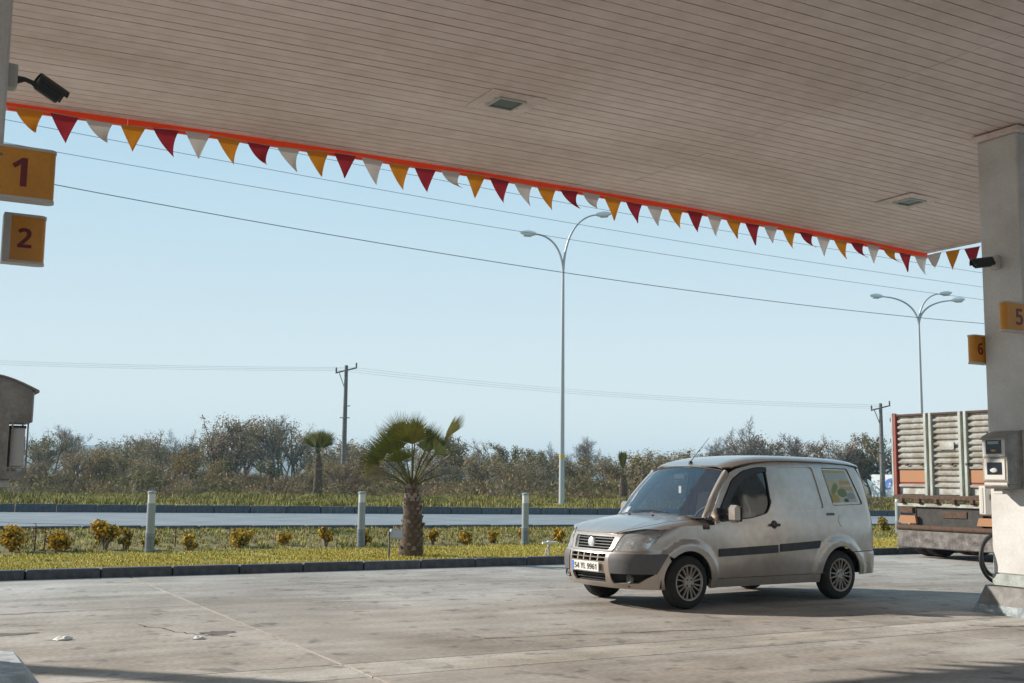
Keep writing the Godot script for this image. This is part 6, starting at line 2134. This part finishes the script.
func build_trees() -> void:
	var rng := RandomNumberGenerator.new(); rng.seed = 2024
	var olive := [Color(0.268, 0.208, 0.093), Color(0.206, 0.170, 0.082), Color(0.329, 0.233, 0.116), Color(0.153, 0.137, 0.066)]
	var grey := [Color(0.345, 0.258, 0.192), Color(0.260, 0.200, 0.143), Color(0.406, 0.302, 0.230), Color(0.222, 0.170, 0.104)]
	var brown := [Color(0.345, 0.214, 0.137), Color(0.253, 0.164, 0.104), Color(0.383, 0.239, 0.143)]
	var ochre := [Color(0.521, 0.296, 0.076), Color(0.383, 0.227, 0.072), Color(0.260, 0.183, 0.066)]
	var dark := [Color(0.115, 0.107, 0.049), Color(0.153, 0.132, 0.064), Color(0.085, 0.086, 0.044)]
	var g := "trees in the belt beyond the road"
	var kinds := {
		"tall": [make_tree("tall_thin_tree", "tall grey green tree with pale upright stems in the belt beyond the road", {"group": g, "stems": 4, "base": 0.5, "lean": 0.16, "len": 2.5, "r": 0.075, "depth": 2, "kids": 4, "wiggle": 0.16, "up": 0.15, "spread": 0.75, "leaves": 3442, "puff": 0.42, "clear": 1.2, "leaf": 0.068, "cols": grey + olive, "wood": M.bark}, 11),
			make_tree("tall_thin_tree", "tall grey green tree with pale upright stems in the belt beyond the road", {"group": g, "stems": 3, "base": 0.4, "lean": 0.2, "len": 2.6, "r": 0.08, "depth": 2, "kids": 4, "wiggle": 0.2, "up": 0.12, "spread": 0.8, "leaves": 2983, "puff": 0.45, "clear": 1.5, "leaf": 0.068, "cols": grey + olive, "wood": M.bark}, 12)],
		"round": [make_tree("bushy_tree", "bushy olive brown tree with leaves down to the ground beyond the road", {"group": g, "stems": 5, "base": 0.7, "lean": 0.5, "len": 1.9, "r": 0.07, "depth": 2, "kids": 4, "wiggle": 0.25, "up": 0.05, "spread": 0.9, "leaves": 4590, "puff": 0.5, "clear": 0.1, "leaf": 0.076, "cols": olive + brown, "wood": M.bark}, 13),
			make_tree("bushy_tree", "bushy olive brown tree with leaves down to the ground beyond the road", {"group": g, "stems": 6, "base": 0.8, "lean": 0.55, "len": 1.8, "r": 0.06, "depth": 2, "kids": 4, "wiggle": 0.25, "up": 0.08, "spread": 0.95, "leaves": 4590, "puff": 0.5, "clear": 0.1, "leaf": 0.076, "cols": grey + olive, "wood": M.bark}, 14)],
		"ochre": [make_tree("ochre_tree", "ochre leaved tree with spreading crown in the belt beyond the road", {"group": g, "stems": 2, "base": 0.2, "lean": 0.25, "len": 2.0, "r": 0.10, "depth": 2, "kids": 5, "wiggle": 0.25, "up": 0.05, "spread": 1.0, "leaves": 4360, "puff": 0.5, "clear": 0.4, "leaf": 0.080, "cols": ochre + olive, "wood": M.bark}, 15)],
		"dark": [make_tree("dark_tree", "dark ivy grown tree with ragged outline in the belt beyond the road", {"group": g, "stems": 2, "base": 0.2, "lean": 0.15, "len": 2.3, "r": 0.11, "depth": 2, "kids": 4, "wiggle": 0.28, "up": 0.1, "spread": 0.8, "leaves": 3901, "puff": 0.36, "clear": 0.3, "leaf": 0.080, "cols": dark + olive, "wood": M.bark}, 16)],
		"bare": [make_tree("bare_tree", "leafless tree with fine grey twigs against the sky beyond the road", {"group": g, "stems": 2, "base": 0.2, "lean": 0.18, "len": 2.2, "r": 0.07, "depth": 3, "kids": 3, "wiggle": 0.18, "up": 0.12, "spread": 0.75, "leaves": 0, "wood": M.bark}, 17),
			make_tree("bare_tree", "leafless tree with fine grey twigs against the sky beyond the road", {"group": g, "stems": 1, "base": 0.2, "lean": 0.1, "len": 2.2, "r": 0.09, "depth": 3, "kids": 4, "wiggle": 0.2, "up": 0.1, "spread": 0.8, "leaves": 0, "wood": M.bark}, 18)],
		"brown": [make_tree("sparse_brown_tree", "sparse brown leaved tree showing its branches beyond the road", {"group": g, "stems": 2, "base": 0.3, "lean": 0.22, "len": 2.2, "r": 0.08, "depth": 2, "kids": 4, "wiggle": 0.2, "up": 0.1, "spread": 0.85, "leaves": 1950, "puff": 0.4, "clear": 0.8, "leaf": 0.068, "cols": brown + grey, "wood": M.bark}, 19)]}
	# height of each prototype
	var tall := {}
	for k in kinds:
		for o in kinds[k]:
			var top := 0.0
			for c in o.get_children(): top = maxf(top, c.mesh.get_aabb().end.y)
			tall[o] = top
	var used := {}
	var put := func(kind: String, x: float, d: float, top_px: float) -> void:
		if x > 828.0 and x < 915.0 and d < 100.0: return
		var list: Array = kinds[kind]
		var o: Node3D = list[rng.randi() % list.size()]
		var q := at_pixel(x, d)
		var horizon := 480.0 + (x - 512.0) * 0.0121
		var h: float = (horizon - top_px) / 1137.0 * d + CAM_H - 0.42
		var k := h / float(tall[o])
		var wide := k * rng.randf_range(0.95, 1.25)
		var at := Vector3(q.x, 0.40, -q.y)
		if not used.has(o):
			used[o] = true
			o.position = at; o.rotation.y = rng.randf() * TAU; o.scale = Vector3(wide, k, wide)
		else:
			copy_of(o, at, rng.randf() * TAU, Vector3(wide, k, wide))
	# back row follows the outline of the belt, kind by kind
	var back := [["tall", -25, 436], ["dark", 30, 440], ["tall", 48, 431], ["bare", 72, 428], ["round", 84, 448], ["brown", 105, 446], ["round", 120, 440], ["brown", 140, 436], ["tall", 158, 436], ["round", 172, 440], ["bare", 182, 433], ["tall", 196, 434], ["tall", 218, 420], ["brown", 230, 417], ["tall", 246, 421], ["brown", 256, 424], ["bare", 268, 416], ["tall", 284, 419], ["tall", 293, 420], ["brown", 305, 432], ["round", 330, 448], ["brown", 350, 440], ["round", 362, 437], ["tall", 382, 440], ["dark", 402, 446], ["tall", 430, 436], ["dark", 449, 446], ["dark", 465, 438], ["brown", 480, 452], ["tall", 492, 444], ["dark", 508, 446], ["brown", 522, 462], ["dark", 546, 454], ["bare", 554, 446], ["brown", 571, 464], ["bare", 590, 440], ["bare", 603, 452], ["brown", 612, 466], ["brown", 634, 468], ["tall", 652, 459], ["brown", 668, 456], ["brown", 690, 452], ["bare", 722, 432], ["bare", 745, 421], ["brown", 765, 436], ["brown", 782, 440], ["bare", 804, 436], ["brown", 822, 443], ["bare", 838, 437], ["brown", 856, 442], ["round", 872, 446], ["dark", 884, 438], ["brown", 905, 440], ["brown", 930, 438], ["tall", 960, 440], ["round", 990, 442], ["tall", 1030, 440]]
	for b in back:
		put.call(b[0], b[1] + rng.randf_range(-3, 3), rng.randf_range(88, 106) if b[1] < 850 or b[1] > 915 else 106.0, b[2] - 5.0 + rng.randf_range(-1.5, 1.5))
	# front row, lower
	for i in 38:
		var x := -20.0 + i * 24.5 + rng.randf_range(-8, 8)
		var kind: String = ["round", "round", "brown", "ochre", "dark", "round", "brown"][(i * 3 + i / 4) % 7]
		put.call(kind, x, rng.randf_range(68, 80), rng.randf_range(447, 468))
	for b in [["ochre", 104, 72, 448], ["dark", 132, 73, 456], ["dark", 30, 62, 474], ["ochre", 190, 74, 446], ["ochre", 222, 72, 458], ["ochre", 362, 72, 470], ["round", 340, 70, 456]]:
		put.call(b[0], b[1], b[2], b[3])
	# bramble and brush between the trunks
	var brush := MB.new()
	var r2 := RandomNumberGenerator.new(); r2.seed = 5
	for i in 150:
		var d := rnd_dir(r2); d.y = absf(d.y)
		var gg := r2.randf_range(0.6, 1.3)
		brush.col = Color(gg, gg, gg)
		leaf_quad(brush, Vector3(d.x * 0.9, d.y * 0.75, d.z * 0.9) * pow(r2.randf(), 0.35), (d + rnd_dir(r2)).normalized(), 0.10, 0.04, r2)
	for i in 24:
		brush.col = Color(0.9, 0.85, 0.8)
		var a := r2.randf() * TAU
		brush.tube([Vector3(cos(a) * 0.2, 0, sin(a) * 0.2), Vector3(cos(a) * 0.7, r2.randf_range(0.5, 1.0), sin(a) * 0.7)], [0.012, 0.006], 3, false)
	var bm := brush.mesh(M.leaf)
	var spots := []
	for i in 900:
		var x := rng.randf_range(-60.0, 1060.0); var d := rng.randf_range(53, 88)
		if x > 850.0 and x < 908.0 and d > 58.0: continue
		var q := at_pixel(x, d)
		var k := rng.randf_range(0.5, 1.15) * (0.75 if d < 60 else 1.35)
		var gg := rng.randf_range(0.75, 1.3)
		var c: Color = [Color(0.232, 0.149, 0.091), Color(0.264, 0.206, 0.143), Color(0.186, 0.142, 0.065), Color(0.310, 0.227, 0.111), Color(0.202, 0.170, 0.065)][rng.randi() % 5]
		spots.append([turned(rng, Vector3(q.x, 0.40, -q.y), k, rng.randf_range(0.8, 1.2)), Color(c.r * gg, c.g * gg, c.b * gg)])
	scatter("undergrowth", "brown bramble and brush below the trees beyond the road", "brush", bm, spots)
